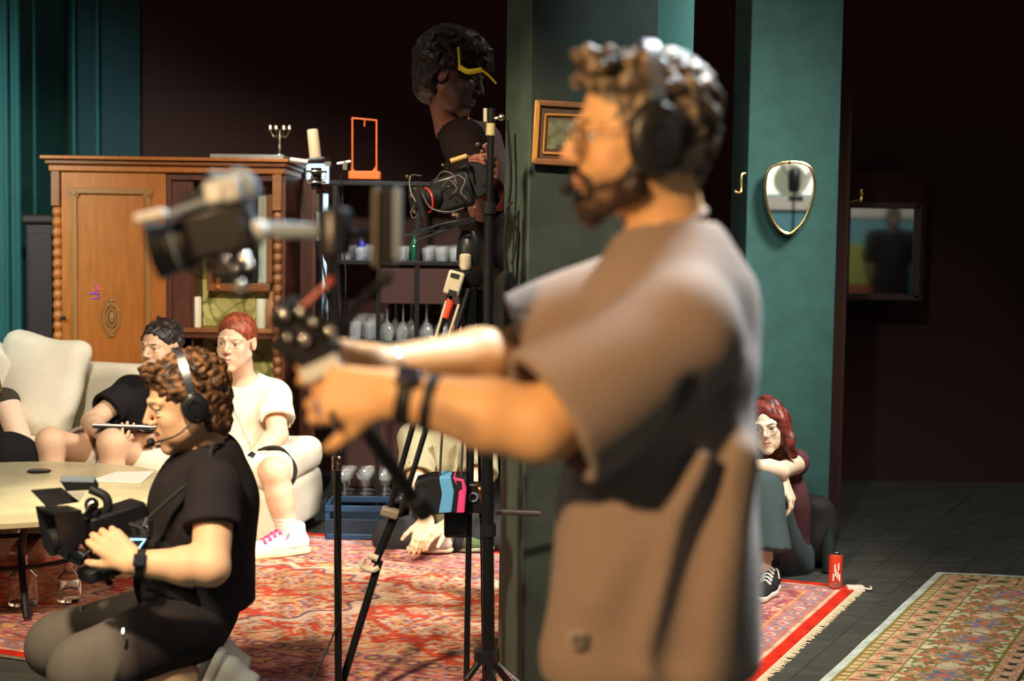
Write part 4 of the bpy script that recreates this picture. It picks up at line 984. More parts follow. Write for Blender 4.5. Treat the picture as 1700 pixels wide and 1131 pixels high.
bl_=[(J['C']+J['M']@V3(g*.045,.055,-.075),.040,(.10,.055,.035),.8,.6) for g in (-1,1)]
L = make_body(MAN, J, 1.0, SK, tat+bl_, cell=.009, fine=.0036, wid=1, dep=1.0, arm=1.15, feet=False)
FA = [(at(1190,640,1.965),at(1080,1110,1.945),.034,.03),(at(1222,760,1.99),at(1175,1110,1.96),.030,.03),(at(1120,820,1.98),at(1000,1000,1.98),.020,.03),(at(1135,640,1.93),at(1195,900,2.06),.016,.03),(at(1020,780,2.0),at(1180,1050,2.05),.014,.03),(at(1180,560,1.98),at(1110,800,1.98),.020,.03),(at(985,840,2.05),at(960,1060,2.05),.012,.03),(at(1195,600,2.06),at(1215,930,2.08),.014,.03),
      (at(1090,560,1.92),at(960,640,1.89),.012,.02),(at(1130,600,1.9),at(1010,740,1.88),.014,.02),(at(1060,500,1.96),at(950,590,1.93),.010,.02)]
def man_extra(S):
    a=J['sa']; S.rc(at(1112,640,2.14), at(1088,1090,2.14), .118,.145,.05)
    for (p,q,r0,r1) in ((at(1135,650,2.06),at(1128,1090,2.05),.09,.115),(at(1060,700,2.2),at(1030,1080,2.2),.10,.125),(at(1130,640,2.22),at(1125,1080,2.22),.09,.115),(at(1040,760,2.05),at(1010,1080,2.05),.075,.10)): S.rc(p,q,r0,r1,.04)
    S.rc(J['nk']+V3(.02,0,-.03), at(1160,500,2.14), .065,.085,.05)
    S.rc(at(1110,440,2.12), at(1075,520,2.08), .08,.10,.04)
    # tunnels of cloth under the arm
    S.rc(at(1105,790,1.93), at(1215,600,1.97), .020,.016,.03,neg=True); S.rc(at(1010,820,1.95), at(1130,640,1.90), .012,.016,.025,neg=True)
    S.rc(at(1175,700,1.96), at(1215,560,2.0), .010,.012,.03,neg=True); S.rc(at(955,800,2.0), at(1090,800,1.94), .014,.010,.03,neg=True)
    S.rc(at(1195,720,1.96), at(1120,1090,1.925), .016,.026,.03,neg=True)
hem=at(1080,1102,2.1)
SHIRTM = mat('taupe_cotton', attr=True, rough=.92, bump=.3, bscale=180, spec=.12, sheen=.15)
t=shirt(MAN, J, 1.0, (.275,.205,.165), g=.014, hem=(hem,(.04,0,-1)), sleeve=.93, sr=(.086,.104), cell=.0075, folds=FA, dep=.98, amp=.0035, cloth=SHIRTM, extra=man_extra, neck=.066)
t['label']='loose taupe cotton t-shirt with a small square hem tag'
obj('hem_tag', MB().box(at(957,1062,1.955),(.024,.006,.022)), mat('grey_tag',(.38,.34,.28),.7), t, bevel=.002)
obj('tag_print', MB().box(at(957,1062,1.951),(.014,.002,.010)), mat('dark_print',(.10,.09,.08),.7), t)
# ribbed collar
obj('collar', MB().torus(J['nk']+nrm(J['C']-J['nk'])*.030, nrm(J['C']-J['nk'])+V3(-.10,0,0), .063, .0065, 36, 8, 1.0), mat('taupe_rib',(.26,.19,.155),.9), t)
J2=dict(J); trousers(MAN, J2, 1.0, (.17,.15,.085), g=.012, below=.98, rr=(.105,.085), shin=(.08,.078), cell=.012, name='trousers')
for q in 'ab': sneaker(MAN, J['n'+q]+V3(.07,0,-.094), J['n'+q]+V3(-.21,-.01,-.094), (0,0,1), 1.0, (.05,.05,.05), (.5,.48,.44))
hair_cap(MAN, J['C'], J['M'], 1.0, (.085,.058,.036), thick=.003, nb=150, br=(.008,.014), front=.088, forelock=34, cell=.0042, seed=4, var=(1.9,.35), tint=(.34,.29,.19))
# beard and moustache
S=Sdf(); C_,M_=J['C'],J['M']; P_=lambda x,y,z: C_+M_@V3(x,y,z)
for g in (-1,1):
    S.rc(P_(g*.060,.004,-.022),P_(g*.052,.022,-.065),.012,.021,.02); S.rc(P_(g*.052,.020,-.070),P_(g*.014,.070,-.098),.021,.019,.02)
    S.rc(P_(g*.010,.096,-.046),P_(g*.030,.080,-.060),.0062,.007,.008); S.rc(P_(g*.030,.078,-.062),P_(g*.026,.070,-.095),.009,.012,.01)
S.rc(P_(0,.078,-.094),P_(0,.072,-.108),.018,.018,.02); S.rc(P_(0,.086,-.082),P_(0,.086,-.09),.010,.012,.01)
S.folds.append(lambda X,Y,Z: .002*np.sin(260*X+80*Z)*np.sin(220*Z+90*Y))
V,F=S.mesh(.004); n=np.clip(vnoise(V,200,3)*1.5+.5,0,1)[:,None]; obj('beard',(V,F),HAIR,MAN,colr=np.array((.040,.022,.014))*(.6+.8*n),sharp=None)
headphones(MAN, C_, M_, 1.0, boom=1 if (M_@V3(1,0,0))[1]<0 else -1, cup=(.058,.042), off=.092, hgt=.140)
specs(MAN, C_, M_, 1.0, r=.023, m=mat('thin_gold_wire',(.75,.6,.4),.3,1), wire=.0013)
d_=nrm(J['wa']-J['ea']); watch(MAN, J['wa']-d_*.022, d_, (0,-.6,.8), .0335, BLACKR)
band(MAN, J['wa']-d_*.055, d_, .036, .018, BLACKR, 'rubber_wristband')
d_=nrm(J['wb']-J['eb']); band(MAN, J['wb']-d_*.02, d_, .030, .004, SILVER, 'thin_bracelet')
hd=nrm(V3(*J['ha'][0])); obj('finger_ring', MB().torus(at(527,678,1.885),(1,0,.3),.0105,.0030,20,8), SILVER, MAN)
# ---- squatting camera operator
J = dict(C=at(310,668,4.0), M=headframe((-1,-.34,-.28),.04), nk=at(346,752,4.06), ch=at(336,850,4.05), pe=at(322,1005,4.12), hs=1.10,
         sa=at(356,815,3.86), sb=at(310,800,4.24), ea=at(350,942,3.74), eb=at(262,872,4.24), wa=at(222,935,3.72), wb=at(205,855,4.08),
         ha=((-.72,.10,.55),(-.10,.9,-.35),(.55,.6,.7,.75),.7,1,1.02), hb=((-.75,-.15,-.25),(.25,-.8,.1),(.9,1.0,1.1,1.1),.8,-1,1.0),
         la=at(312,1035,4.02), lb=at(290,1025,4.24), ka=at(140,1112,3.86), kb=at(98,1072,4.12), fp=dict(brow=(.09,.05,.03),browk=.7))
J['na']=V3(J['la'][0]+.00,3.98,.22); J['nb']=V3(J['lb'][0]+.02,4.26,.20); J['ta']=V3(J['na'][0]-.10,3.97,.06); J['tb']=V3(J['nb'][0]-.10,4.26,.06)
SQ = empty('person', (J['pe'][0],J['pe'][1],0), 'curly-haired person in black t-shirt and grey shorts squatting with a camcorder', 'person')
SK2=(.74,.44,.25)
L=make_body(SQ, J, 1.04, SK2, [(at(310,958,3.70),.020,(.40,.27,.19),.5,.7)]+[(J['C']+J['M']@(V3(g*.03,.07,-.09)),.035,(.35,.20,.14),.5,.8) for g in (-1,1)], cell=.0085, fine=.0042, dep=1.10, arm=1.12, feet=False)
def sq_extra(S):
    S.rc(at(345,830,4.05), at(335,1000,4.12), .135,.150,.05); S.rc(J['nk']+V3(.015,0,-.02), at(362,830,4.05), .075,.10,.05)
    S.rc(at(300,840,4.03), at(285,960,4.05), .085,.105,.04)
    S.rc(at(262,930,3.93),at(300,850,3.88),.006,.010,.02,neg=True); S.rc(at(250,985,3.95),at(330,1020,3.95),.008,.012,.02,neg=True)
BLKT=(.020,.017,.018)
t=shirt(SQ, J, 1.04, BLKT, g=.010, hem=(at(300,1040,4.1),(.35,0,-1)), sleeve=.50, sr=(.068,.076), cell=.008, dep=1.10, extra=sq_extra, neck=.062, amp=.003,
  folds=[(at(245,900,3.95),at(330,930,3.88),.014,.02),(at(240,950,3.95),at(320,975,3.9),.014,.02),(at(270,800,3.95),at(262,880,3.95),.012,.02),(at(392,900,3.98),at(350,1000,3.98),.014,.02)])
trousers(SQ, J, 1.04, (.135,.118,.100), g=.006, below=.22, rr=(.112,.088), shin=(.088,.090), name='shorts', cell=.0085, amp=.003, spots=[(at(320,1060,4.0),.26,(.022,.018,.018),1.0,.25)])  # seat darkened in colour for the dark shirt and the shadow there
mb=MB().tube(arc([at(205,1045,3.82),at(204,1056,3.81),at(206,1068,3.82)],6),.005,6).tube(arc([at(136,1008,3.98),at(134,1014,3.97)],4),.006,6); obj('zip_pull', mb, SILVER, SQ)
hair_cap(SQ, J['C'], J['M'], 1.10, (.10,.048,.022), thick=.004, nb=230, br=(.008,.014), front=.074, low=-.085, forelock=36, cell=.005, seed=8, var=(1.7,.4), tint=(.20,.10,.04))
S=Sdf(); C_,M_=J['C'],J['M']; P_=lambda x,y,z: C_+M_@(V3(x,y,z)*1.1)
for g in (-1,1): S.rc(P_(g*.006,.0965,-.048),P_(g*.024,.083,-.056),.0038,.003,.004)
V,F=S.mesh(.0035); obj('moustache',(V,F),HAIR,SQ,colr=np.tile((.10,.05,.03),(len(V),1)),sharp=None)
nearg = 1 if (M_@V3(1,0,0))[1]<0 else -1
headphones(SQ, C_, M_, 1.10, boom=nearg, cup=(.040,.034), off=.090, hgt=.138)
# lanyard
ln=[at(330,735,3.94)+V3(0,.0,.0),at(352,742,3.93),at(345,775,3.89),at(310,805,3.86),at(275,835,3.86),at(245,862,3.86)]
ly=obj('lanyard', MB().tube(arc([at(392,752,4.10),at(372,738,4.0)]+ln[1:],30),.0055,8), mat('braided_cord',(.025,.022,.02),.8,bump=1,bscale=300), SQ)
obj('snap_hook', MB().tube([at(245,860,3.855),at(240,874,3.85)],.006,8).torus(at(239,879,3.85),(.2,1,0),.011,.003,16,6), SILVER, ly)
d_=nrm(J['wa']-J['ea']); watch(SQ, J['wa']-d_*.020, d_, (0,-.9,.4), .0345, BLACKR)
sneaker(SQ, J['na']+V3(.085,-.0,.060), J['na']+V3(-.03,0,-.20), (.85,0,.45), 1.12, (.72,.68,.56), (.66,.62,.52), stripe=(.05,.04,.04))
sneaker(SQ, J['nb']+V3(.085,-.0,.050), J['nb']+V3(-.03,0,-.18), (.85,0,.45), 1.10, (.72,.68,.56), (.66,.62,.52))
mb=MB()   # three dark bars on the visible shoe
for i in range(3):
    p=at(352+i*17,1118+i*2,3.90); mb.tube([p,p+V3(.012,0,-.05)],.006,6)
SQJ=J
# ---- man in white t-shirt on the sofa
J = dict(C=at(392,568,6.80), M=headframe((-.22,-1,-.10),.06), nk=at(399,634,6.92), ch=at(402,690,6.94), pe=at(408,768,6.98), hs=1.12,
         sa=at(454,660,6.90), sb=at(347,655,6.90), ea=at(461,722,6.76), eb=at(325,725,6.80), wa=at(413,768,6.56), wb=at(360,775,6.52),
         ha=((-.55,-.35,-.65),(-.3,.6,-.5),(.3,.4,.5,.6),.4,1), hb=((.5,-.5,-.5),(.2,.3,-.9),(.3,.4,.5,.6),.4,-1),
         la=at(436,782,6.95), lb=at(378,782,6.95), ka=at(456,783,6.44), kb=at(345,790,6.44), na=at(478,886,6.47), nb=V3(at(362,890,6.5)[0],6.50,.11),
         fp=dict(brow=(.30,.13,.06),browk=.6,lip=(.66,.24,.20),cheek=(.80,.30,.20)))
WM = empty('person', (J['pe'][0],J['pe'][1],0), 'smiling person with cropped red hair, white t-shirt and black shorts on the sofa', 'person')
L=make_body(WM, J, 1.10, (.80,.52,.36), cell=.0095, fine=.0046, iris=(.12,.12,.12), arm=1.05, feet=False)
shirt(WM, J, 1.10, (.80,.74,.62), g=.018, hem=(at(405,764,6.9),(0,0,-1)), sleeve=.66, sr=(.072,.085), neck=.070, cell=.0095,
   folds=[(at(380,660,6.76),at(420,740,6.74),.010,.02),(at(435,680,6.76),at(440,750,6.76),.012,.02)], spots=[(at(452,650,6.8),.07,(.62,.46,.38),.35,1)])
trousers(WM, J, 1.10, (.022,.020,.020), g=.012, upto=(.72,.72), rr=(.105,.108))
hair_cap(WM, J['C'], J['M'], 1.12, (.26,.055,.022), thick=.004, front=.082, low=-.03, amp=.0012, cell=.005, seed=2, var=(1.3,.7))
for q,dd in (('a',(-.80,-.62,0)),('b',(-.3,-.95,0))):
    d=nrm(J['n'+q]-J['k'+q]); so_=J['n'+q]; S=Sdf(); S.rc(so_-d*.14,so_+d*.04,.050,.046,.01,flata=True); S.folds.append(lambda X,Y,Z:.002*np.sin(300*Z)); V,F=S.mesh(.007)
    obj('sock',(V,F),CLOTH,WM,colr=paint(V,(.80,.76,.68),[]),sharp=None)
    h=V3(so_[0],so_[1],.016)-nrm(dd)*.09; sneaker(WM, h, h+nrm(dd)*.33, (0,0,1), 1.15, (.82,.80,.76), (.70,.60,.40), laces=(.85,.10,.32))
d_=nrm(J['wa']-J['ea']); watch(WM, J['wa']-d_*.015, d_, (0,-1,.4), .033, SILVER)
# ---- man in black t-shirt with a tablet
J = dict(C=at(267,578,6.95), M=headframe((-.50,-1,-.06),0), nk=at(272,640,7.05), ch=at(262,700,7.05), pe=at(250,765,7.05), hs=1.08,
         sa=at(318,655,7.06), sb=at(215,652,7.0), ea=at(325,720,6.9), eb=at(152,700,6.78), wa=at(255,728,6.6), wb=at(168,722,6.48),
         ha=((-.8,-.4,.1),(0,.5,.8),(.6,.6,.7,.8),.5,1), hb=((.7,-.5,-.2),(.1,.3,.9),(.5,.6,.7,.8),.5,-1),
         la=at(262,775,7.0), lb=at(215,775,7.0), ka=at(186,736,6.42), kb=at(84,734,6.46), na=V3(at(182,880,6.4)[0],6.42,.11), nb=V3(at(88,880,6.4)[0],6.42,.11),
         fp=dict(brow=(.03,.02,.015),browk=.95,lip=(.5,.25,.2)))
J['ta']=J['na']+V3(-.03,-.17,-.07); J['tb']=J['nb']+V3(-.03,-.17,-.07)
BM = empty('person', (J['pe'][0],J['pe'][1],0), 'dark-haired person in black t-shirt and patterned shorts on the sofa holding a tablet', 'person')
L=make_body(BM, J, 1.08, (.72,.46,.30), cell=.0095, fine=.0046, iris=(.03,.02,.015), spots=[(J['C']+J['M']@V3(g*.04,.06,-.085),.04,(.30,.20,.15),.6,.7) for g in (-1,1)])
shirt(BM, J, 1.08, (.016,.014,.016), g=.016, hem=(at(255,770,7.0),(0,0,-1)), sleeve=.62, sr=(.070,.082), cell=.0095)
def pat(V,C):
    n=vnoise(V,60,5); C=C.copy(); C[n>.15]=(.36,.22,.18); C[n<-.25]=(.22,.22,.24); return C
trousers(BM, J, 1.08, (.52,.44,.36), g=.012, upto=(.66,.66), rr=(.108,.110), pat=pat)
hair_cap(BM, J['C'], J['M'], 1.08, (.022,.015,.013), thick=.004, nb=60, br=(.008,.012), front=.086, low=-.04, cell=.0055, seed=3)
tab=empty('tablet', at(205,710,6.42), 'white-edged tablet held on the lap of the person in black on the sofa', 'tablet')
a_=at(157,706,6.40); b_=at(246,709,6.46); u=nrm(b_-a_); vv=nrm(V3(.1,.86,-.10)); nn=nrm(np.cross(u,vv)); c=(a_+b_)/2+vv*.09; R=np.stack([u,vv,nn],1)
obj('case', MB().box(c-nn*.008,(.25,.185,.012),R), BLACKP, tab, bevel=.004); obj('shell', MB().box(c+nn*.002,(.252,.188,.009),R), WHITEP, tab, bevel=.004); obj('screen', MB().box(c+nn*.0072,(.22,.165,.002),R), LENSG, tab)
# ---- woman in black, cut by the left edge
J = dict(C=at(-52,590,6.85), M=headframe((.35,-1,0),0), nk=at(-48,650,6.95), ch=at(-45,710,6.95), pe=at(-45,775,6.98), hs=1.04,
         sa=at(10,668,6.93), sb=at(-100,662,6.95), ea=at(38,742,6.80), eb=at(-130,730,6.8), wa=at(-8,768,6.55), wb=at(-80,760,6.5),
         ha=((-.8,-.3,-.1),(0,0,-1),(.4,.4,.5,.5),.4,1), hb=((.8,-.3,-.1),(0,0,-1),(.4,.4,.5,.5),.4,-1),
         la=at(-20,785,6.95), lb=at(-75,785,6.95), ka=at(18,762,6.42), kb=at(-70,765,6.42))
J['na']=V3(J['ka'][0],6.42,.11); J['nb']=V3(J['kb'][0],6.42,.11); J['ta']=J['na']+V3(0,-.15,-.07); J['tb']=J['nb']+V3(0,-.15,-.07)
LW = empty('person', (J['pe'][0],J['pe'][1],0), 'long-haired person in black sleeveless top and black skirt cut by the left edge', 'person')
make_body(LW, J, 1.0, (.80,.56,.42), cell=.011, fine=.006, fem=1, arm=1.25)
shirt(LW, J, 1.0, (.050,.042,.034), g=.012, hem=(at(-45,780,7.0),(0,0,-1)), sleeve=.05, sr=(.055,.055), cell=.011, name='top')
trousers(LW, J, 1.0, (.013,.011,.013), g=.014, below=.8, rr=(.12,.115), shin=(.115,.13), name='skirt', cell=.012)
S=Sdf(); C_,M_=J['C'],J['M']; S.ell(C_+M_@V3(0,-.02,.04),(.09,.105,.095),M_,.01)
for g in (-1,1): S.rc(C_+M_@V3(g*.07,-.01,.03),C_+M_@V3(g*.115,.03,-.16),.035,.035,.03)
S.rc(C_+M_@V3(0,-.06,0),C_+M_@V3(0,-.08,-.22),.08,.07,.03); S.ell(C_+M_@V3(0,.10,-.03),(.07,.075,.095),M_,.008,neg=True); V,F=S.mesh(.007)
n=np.clip(vnoise(V,70,4)*1.5+.5,0,1)[:,None]; obj('hair',(V,F),HAIR,LW,colr=np.array((.14,.075,.03))*(.5+n),sharp=None)
# ---- woman with red hair beside the column
J = dict(C=at(1274,707,6.10), M=headframe((-.30,-1,-.12),-.12), nk=at(1292,764,6.28), ch=at(1298,825,6.34), pe=at(1304,925,6.40), hs=.93,
         sa=at(1322,770,6.24), sb=at(1262,768,6.40), ea=at(1296,782,5.98), eb=at(1262,800,6.15), wa=at(1240,770,5.93), wb=at(1300,800,6.00),
         ha=((-.9,.1,-.1),(0,.3,-1),(.2,.3,.3,.4),.3,1), hb=((.35,-.35,-.75),(-.5,.2,-.5),(.4,.6,.7,.9),.5,-1),
         la=at(1312,935,6.32), lb=at(1280,935,6.38), ka=at(1262,808,5.98), kb=at(1232,808,6.12), na=at(1268,952,5.88), nb=at(1236,950,6.0),
         fp=dict(brow=(.12,.05,.03), lip=(.62,.20,.14), cheek=(.72,.45,.32)))
J['na'][2]=.12; J['nb'][2]=.12
RW = empty('person', (J['pe'][0],J['pe'][1],0), 'red-haired person in glasses and jeans seated on the rug, arms folded over knees', 'person')
tt=[(at(1252,768,5.95),.022,(.25,.26,.25),.7,.6),(at(1310,762,6.1),.020,(.18,.22,.24),.7,.6),(at(1318,775,6.1),.014,(.18,.22,.24),.6,.6)]
make_body(RW, J, .95, (.80,.62,.46), spots=tt, cell=.0085, fine=.0040, fem=1, arm=.90, feet=False, wid=.8, dep=.85)
shirt(RW, J, .95, (.105,.040,.048), g=.006, hem=(at(1320,925,6.4),(0,0,-1)), sleeve=.02, sr=(.046,.046), cell=.0085, wid=.80, dep=.85, name='tank_top', neck=.085, amp=.002)
trousers(RW, J, .95, (.060,.085,.090), g=.012, below=.80, rr=(.105,.085), shin=(.098,.125), wid=.85, dep=.85, name='jeans', cell=.009, amp=.005, spots=[(at(1262,808,5.95),.09,(.10,.14,.145),.6,.9)])
S=Sdf(); C_,M_=J['C'],J['M']; q=.93; PP=lambda x,y,z: C_+M_@(V3(x,y,z)*q)
S.ell(PP(0,-.016,.045),np.array((.086,.102,.090))*q,M_,.01)
for g,(a,b,c) in ((-1,((-.072,.020,.03),(-.088,.035,-.06),(-.100,.030,-.135))),(1,((.072,.0,.03),(.098,.0,-.07),(.135,-.02,-.165)))):
    S.rc(PP(*a),PP(*b),.030*q,.028*q,.03); S.rc(PP(*b),PP(*c),.030*q,.024*q,.03)
S.rc(PP(.02,-.06,.0),PP(.07,-.08,-.20),.080*q,.070*q,.04); S.rc(PP(-.04,-.05,.0),PP(-.05,-.05,-.16),.06*q,.05*q,.04)
S.ell(PP(.006,.112,-.018),np.array((.064,.078,.094))*q,M_,.008,neg=True)
S.folds.append(lambda X,Y,Z: .004*np.sin(60*X+40*Y+3*np.sin(25*Z))+.002*np.sin(170*X+110*Y)); V,F=S.mesh(.0055)
n=np.clip(vnoise(V,80,9)*1.5+.5,0,1)[:,None]; obj('hair',(V,F),HAIR,RW,colr=np.array((.12,.018,.012))*(.45+1.0*n),sharp=None)
specs(RW, C_, M_, q, r=.025, m=mat('grey_wire',(.5,.5,.52),.3,1), wire=.0012)
for q_,x_ in (('a',0),('b',0)):
    h=V3(J['n'+q_][0],J['n'+q_][1],.018)+V3(.05,.06,0); sneaker(RW, h, h+nrm(V3(-.35,-.9,0))*.26, (0,0,1), .98, (.03,.03,.035), (.75,.73,.68), laces=(.8,.8,.76))
bg=obj('black_bag', cush(at(1345,905,6.42)*V3(1,1,0)+V3(.03,.05,.17),(.20,.24,.30),np.eye(3),.05,puff=1,amp=.006,cell=.012), mat('black_nylon',(.014,.012,.012),.8), None, sharp=None, label='slouched black bag on the floor behind the red-haired person', cat='bag')
# ---- person in khaki seated cross-legged behind the tripod
J = dict(C=at(742,640,6.75), M=headframe((-.1,-1,-.2),0), nk=at(745,702,6.85), ch=at(742,762,6.86), pe=at(742,858,6.98), hs=1.05,
         sa=at(797,730,6.82), sb=at(690,730,6.82), ea=at(795,815,6.6), eb=at(690,820,6.6), wa=at(748,868,6.36), wb=at(708,862,6.36),
         ha=((-.80,-.3,-.45),(0,.2,-1),(.3,.35,.4,.5),.3,1), hb=((-.25,-.35,-.95),(-.2,.8,-.4),(.25,.3,.4,.5),.3,-1),
         la=at(768,890,6.92), lb=at(715,890,6.92), ka=at(838,892,6.68), kb=at(650,892,6.68), na=at(725,905,6.56), nb=at(765,905,6.60))
J['na'][2]=.08; J['nb'][2]=.08
KM = empty('person', (J['pe'][0],J['pe'][1],0), 'person in khaki shirt seated cross-legged on the rug behind the tripod', 'person')
make_body(KM, J, 1.05, (.80,.55,.38), cell=.0095, fine=.0052, feet=False)
shirt(KM, J, 1.05, (.30,.27,.17), g=.020, hem=(at(742,868,6.9),(0,0,-1)), sleeve=.70, sr=(.075,.085), cell=.0095, folds=[(at(720,740,6.7),at(735,800,6.7),.012,.02),(at(760,740,6.7),at(752,800,6.7),.014,.02)])
trousers(KM, J, 1.05, (.030,.032,.035), g=.012, below=.8, rr=(.105,.085), shin=(.075,.065), name='trousers')
hair_cap(KM, J['C'], J['M'], 1.05, (.05,.03,.02), thick=.008, nb=60, front=.082)
for q in 'ab':
    d_=nrm(J['w'+q]-J['e'+q]); band(KM, J['w'+q]-d_*.012, d_, .030, .006, mat('red_cord',(.35,.03,.03),.7) if q=='b' else BLACKR, 'wristband')
h=J['na']+V3(.02,-.02,-.045); sneaker(KM, J['na']+V3(.06,-.03,-.05), J['na']+V3(-.13,-.04,-.05), (0,-.2,1), .75, (.55,.52,.46),(.7,.62,.42))
sneaker(KM, J['nb']+V3(-.05,-.03,-.05), J['nb']+V3(.15,-.02,-.05), (0,-.2,1), .75, (.10,.16,.07),(.35,.38,.25))
# ---- film camera operator in the shade
J = dict(C=at(752,128,5.25), M=headframe((.93,-.25,-.30),.05), nk=at(752,212,5.36), ch=at(800,320,5.5), pe=at(865,530,5.62), hs=1.12,
         sa=at(772,240,5.2), sb=at(800,240,5.6), ea=at(800,345,5.05), eb=at(836,340,5.5), wa=at(795,300,4.85), wb=at(812,300,5.0),
         ha=((.2,-.6,.3),(-.8,0,0),(.6,.7,.8,.9),.5,1), hb=((.2,-.8,.3),(-.8,0,0),(.6,.7,.8,.9),.5,-1),
         la=at(868,560,5.5), lb=at(885,560,5.7), ka=at(878,700,5.5), kb=at(892,700,5.7))
for q in 'ab': J['n'+q]=V3(J['k'+q][0]+.02,J['k'+q][1],.36); J['t'+q]=J['n'+q]+V3(.02,-.16,-.06)
J['sa'],J['sb']=J['sb'],J['sa']; J['ea'],J['eb']=J['eb'],J['ea']; J['wa'],J['wb']=J['wb'],J['wa']; J['ha'],J['hb']=J['hb'],J['ha']
OP = empty('person', (J['pe'][0],J['pe'][1],.26), 'curly-haired person in dark clothes leaning over the film camera, half hidden by the column', 'person')
make_body(OP, J, 1.08, (.26,.10,.07), cell=.011, fine=.006, spots=[(J['C']+J['M']@V3(0,.06,-.03),.12,(.05,.03,.025),.95,.4)])  # skin darkened and face almost black: shade painted into the colour
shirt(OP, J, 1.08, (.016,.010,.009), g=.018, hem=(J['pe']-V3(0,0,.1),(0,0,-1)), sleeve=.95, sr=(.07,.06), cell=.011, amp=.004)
trousers(OP, J, 1.08, (.014,.010,.010), g=.012, below=.95, rr=(.105,.085), cell=.012, name='trousers')
hair_cap(OP, J['C'], J['M'], 1.12, (.014,.009,.007), thick=.026, nb=190, br=(.012,.020), front=.074, low=-.06, cell=.007, seed=11, forelock=20)
C_,M_=J['C'],J['M']; PP=lambda x,y,z: C_+M_@(V3(x,y,z)*1.12)
cp_=obj('cap', (lambda S: S.mesh(.007))(Sdf().ell(PP(0,.005,.075),(.092,.108,.072),M_,.01).cut(PP(0,0,.055),-M_[:,2])), mat('black_cotton',(.012,.010,.010),.8), OP, sharp=None)
YEL=mat('yellow_band',(.80,.62,.02),.6)
obj('yellow_trim', MB().tube([at(761,78,5.03),at(762,95,5.03),at(763,113,5.02)],.0045,8).tube(arc([at(763,112,5.02),at(778,119,5.0),at(800,116,5.0)],12),.0095,8).tube([at(800,116,5.0),at(812,126,5.0),at(824,139,5.0)],.004,8), YEL, cp_)
pr_=obj('apple_box', MB().box((J['pe'][0]+.14,J['pe'][1]-.02,.13),(.40,.44,.26)), BRN, None, bevel=.006, label='low dark wooden riser box behind the centre column', cat='box')
# ---- figure that only the dim mirror shows
J = dict(C=V3(4.66,-1.0,1.80), M=headframe((0,1,0),0), nk=V3(4.66,-1.02,1.62), ch=V3(4.66,-1.02,1.42), pe=V3(4.66,-1.02,1.08), hs=1.1,
         sa=V3(4.89,-1.02,1.55), sb=V3(4.43,-1.02,1.55), ea=V3(4.96,-1.02,1.25), eb=V3(4.36,-1.02,1.25), wa=V3(4.94,-.95,1.0), wb=V3(4.38,-.95,1.0),
         la=V3(4.76,-1.02,1.0), lb=V3(4.56,-1.02,1.0), ka=V3(4.76,-1.02,.55), kb=V3(4.56,-1.02,.55), na=V3(4.76,-1.02,.11), nb=V3(4.56,-1.02,.11), ta=V3(4.76,-.85,.04), tb=V3(4.56,-.85,.04))
MF = empty('person', (4.66,-1.02,0), 'tall person in a dark coat, seen only as a reflection in the dim wall mirror', 'person')
make_body(MF, J, 1.12, (.10,.06,.05), cell=.016, fine=.010)
shirt(MF, J, 1.12, (.014,.012,.012), g=.03, hem=(V3(4.6,-1,.75),(0,0,-1)), sleeve=.95, sr=(.085,.075), cell=.016, name='coat', amp=.003, extra=lambda S: S.rc(V3(4.66,-1.02,1.3),V3(4.66,-1.02,.8),.20,.24,.05))
trousers(MF, J, 1.12, (.014,.012,.012), g=.01, below=.95, cell=.016, name='trousers')
hair_cap(MF, J['C'], J['M'], 1.1, (.02,.015,.012), thick=.008, cell=.010)
# ================================================================== CAMERAS, STANDS, GIMBAL
# ---- gimbal rig held by the standing operator (all around two metres away)
g0=at(515,590,1.99); GB = empty('gimbal', g0, 'black handheld gimbal rig with a long pole, held out by the standing operator', 'gimbal'); GY=2.0
G=lambda px,py,dy=0: at(px,py,GY+dy)
obj('grip', MB().tube([G(585,655,.04),G(470,505,-.01)],.019,16), BLACKR, GB)
pl=obj('tail_pole', MB().tube([G(590,690,.20),G(690,832,.30)],.0125,14), BLACKM, GB)
obj('pole_clamp', MB().tube([G(688,826,.29),G(708,852,.31)],.020,14), BLACKR, pl)
# control box above the hands
u=nrm(G(575,590)-G(455,545)); R_=np.stack([u,V3(0,1,0),nrm(np.cross(u,V3(0,1,0)))],1)
cbx=obj('control_box', MB().box(G(510,575,-.02),(.085,.06,.055),np.array(Matrix.Rotation(.55,3,'Y'))), BLACKP, GB, bevel=.008)
obj('control_top', MB().box(G(488,540,-.02),(.060,.055,.028),np.array(Matrix.Rotation(.55,3,'Y'))), BLACKM, cbx, bevel=.006)
obj('white_label', MB().box(G(532,612,-.055),(.055,.004,.020),np.array(Matrix.Rotation(-.45,3,'Y'))), mat('pale_label',(.62,.66,.68),.5), cbx)
mb=MB()
for (a,b,r) in ((470,522,.011),(487,530,.013),(505,520,.010),(478,548,.010),(495,560,.009),(530,560,.009),(545,545,.012),(540,525,.008),(462,540,.008),(520,540,.008)):
    mb.cyl(G(a,b,-.05),G(a+3,b-3,-.01),r,r*.9,14)
obj('knob_cluster', mb, BLACKM, cbx, bevel=.001, kind='stuff')
mb=MB()
for (a,b,r) in ((471,521,.009),(505,563,.009),(499,518,.007),(548,548,.007),(478,560,.006),(520,535,.006)): mb.sph(G(a,b,-.058),r,10)
obj('chrome_button', mb, CHROME, cbx, kind='stuff')
obj('red_lever', MB().tube([G(500,512,-.02),G(548,468,-.02)],.0042,8).sph(G(548,467,-.02),.007,10), mat('dull_red_paint',(.40,.08,.06),.4), GB)
obj('side_arm', MB().tube(arc([G(560,560,.02),G(600,500,.05),G(640,465,.06)],10),.006,8).sph(G(641,463,.06),.011,12), BLACKM, GB)
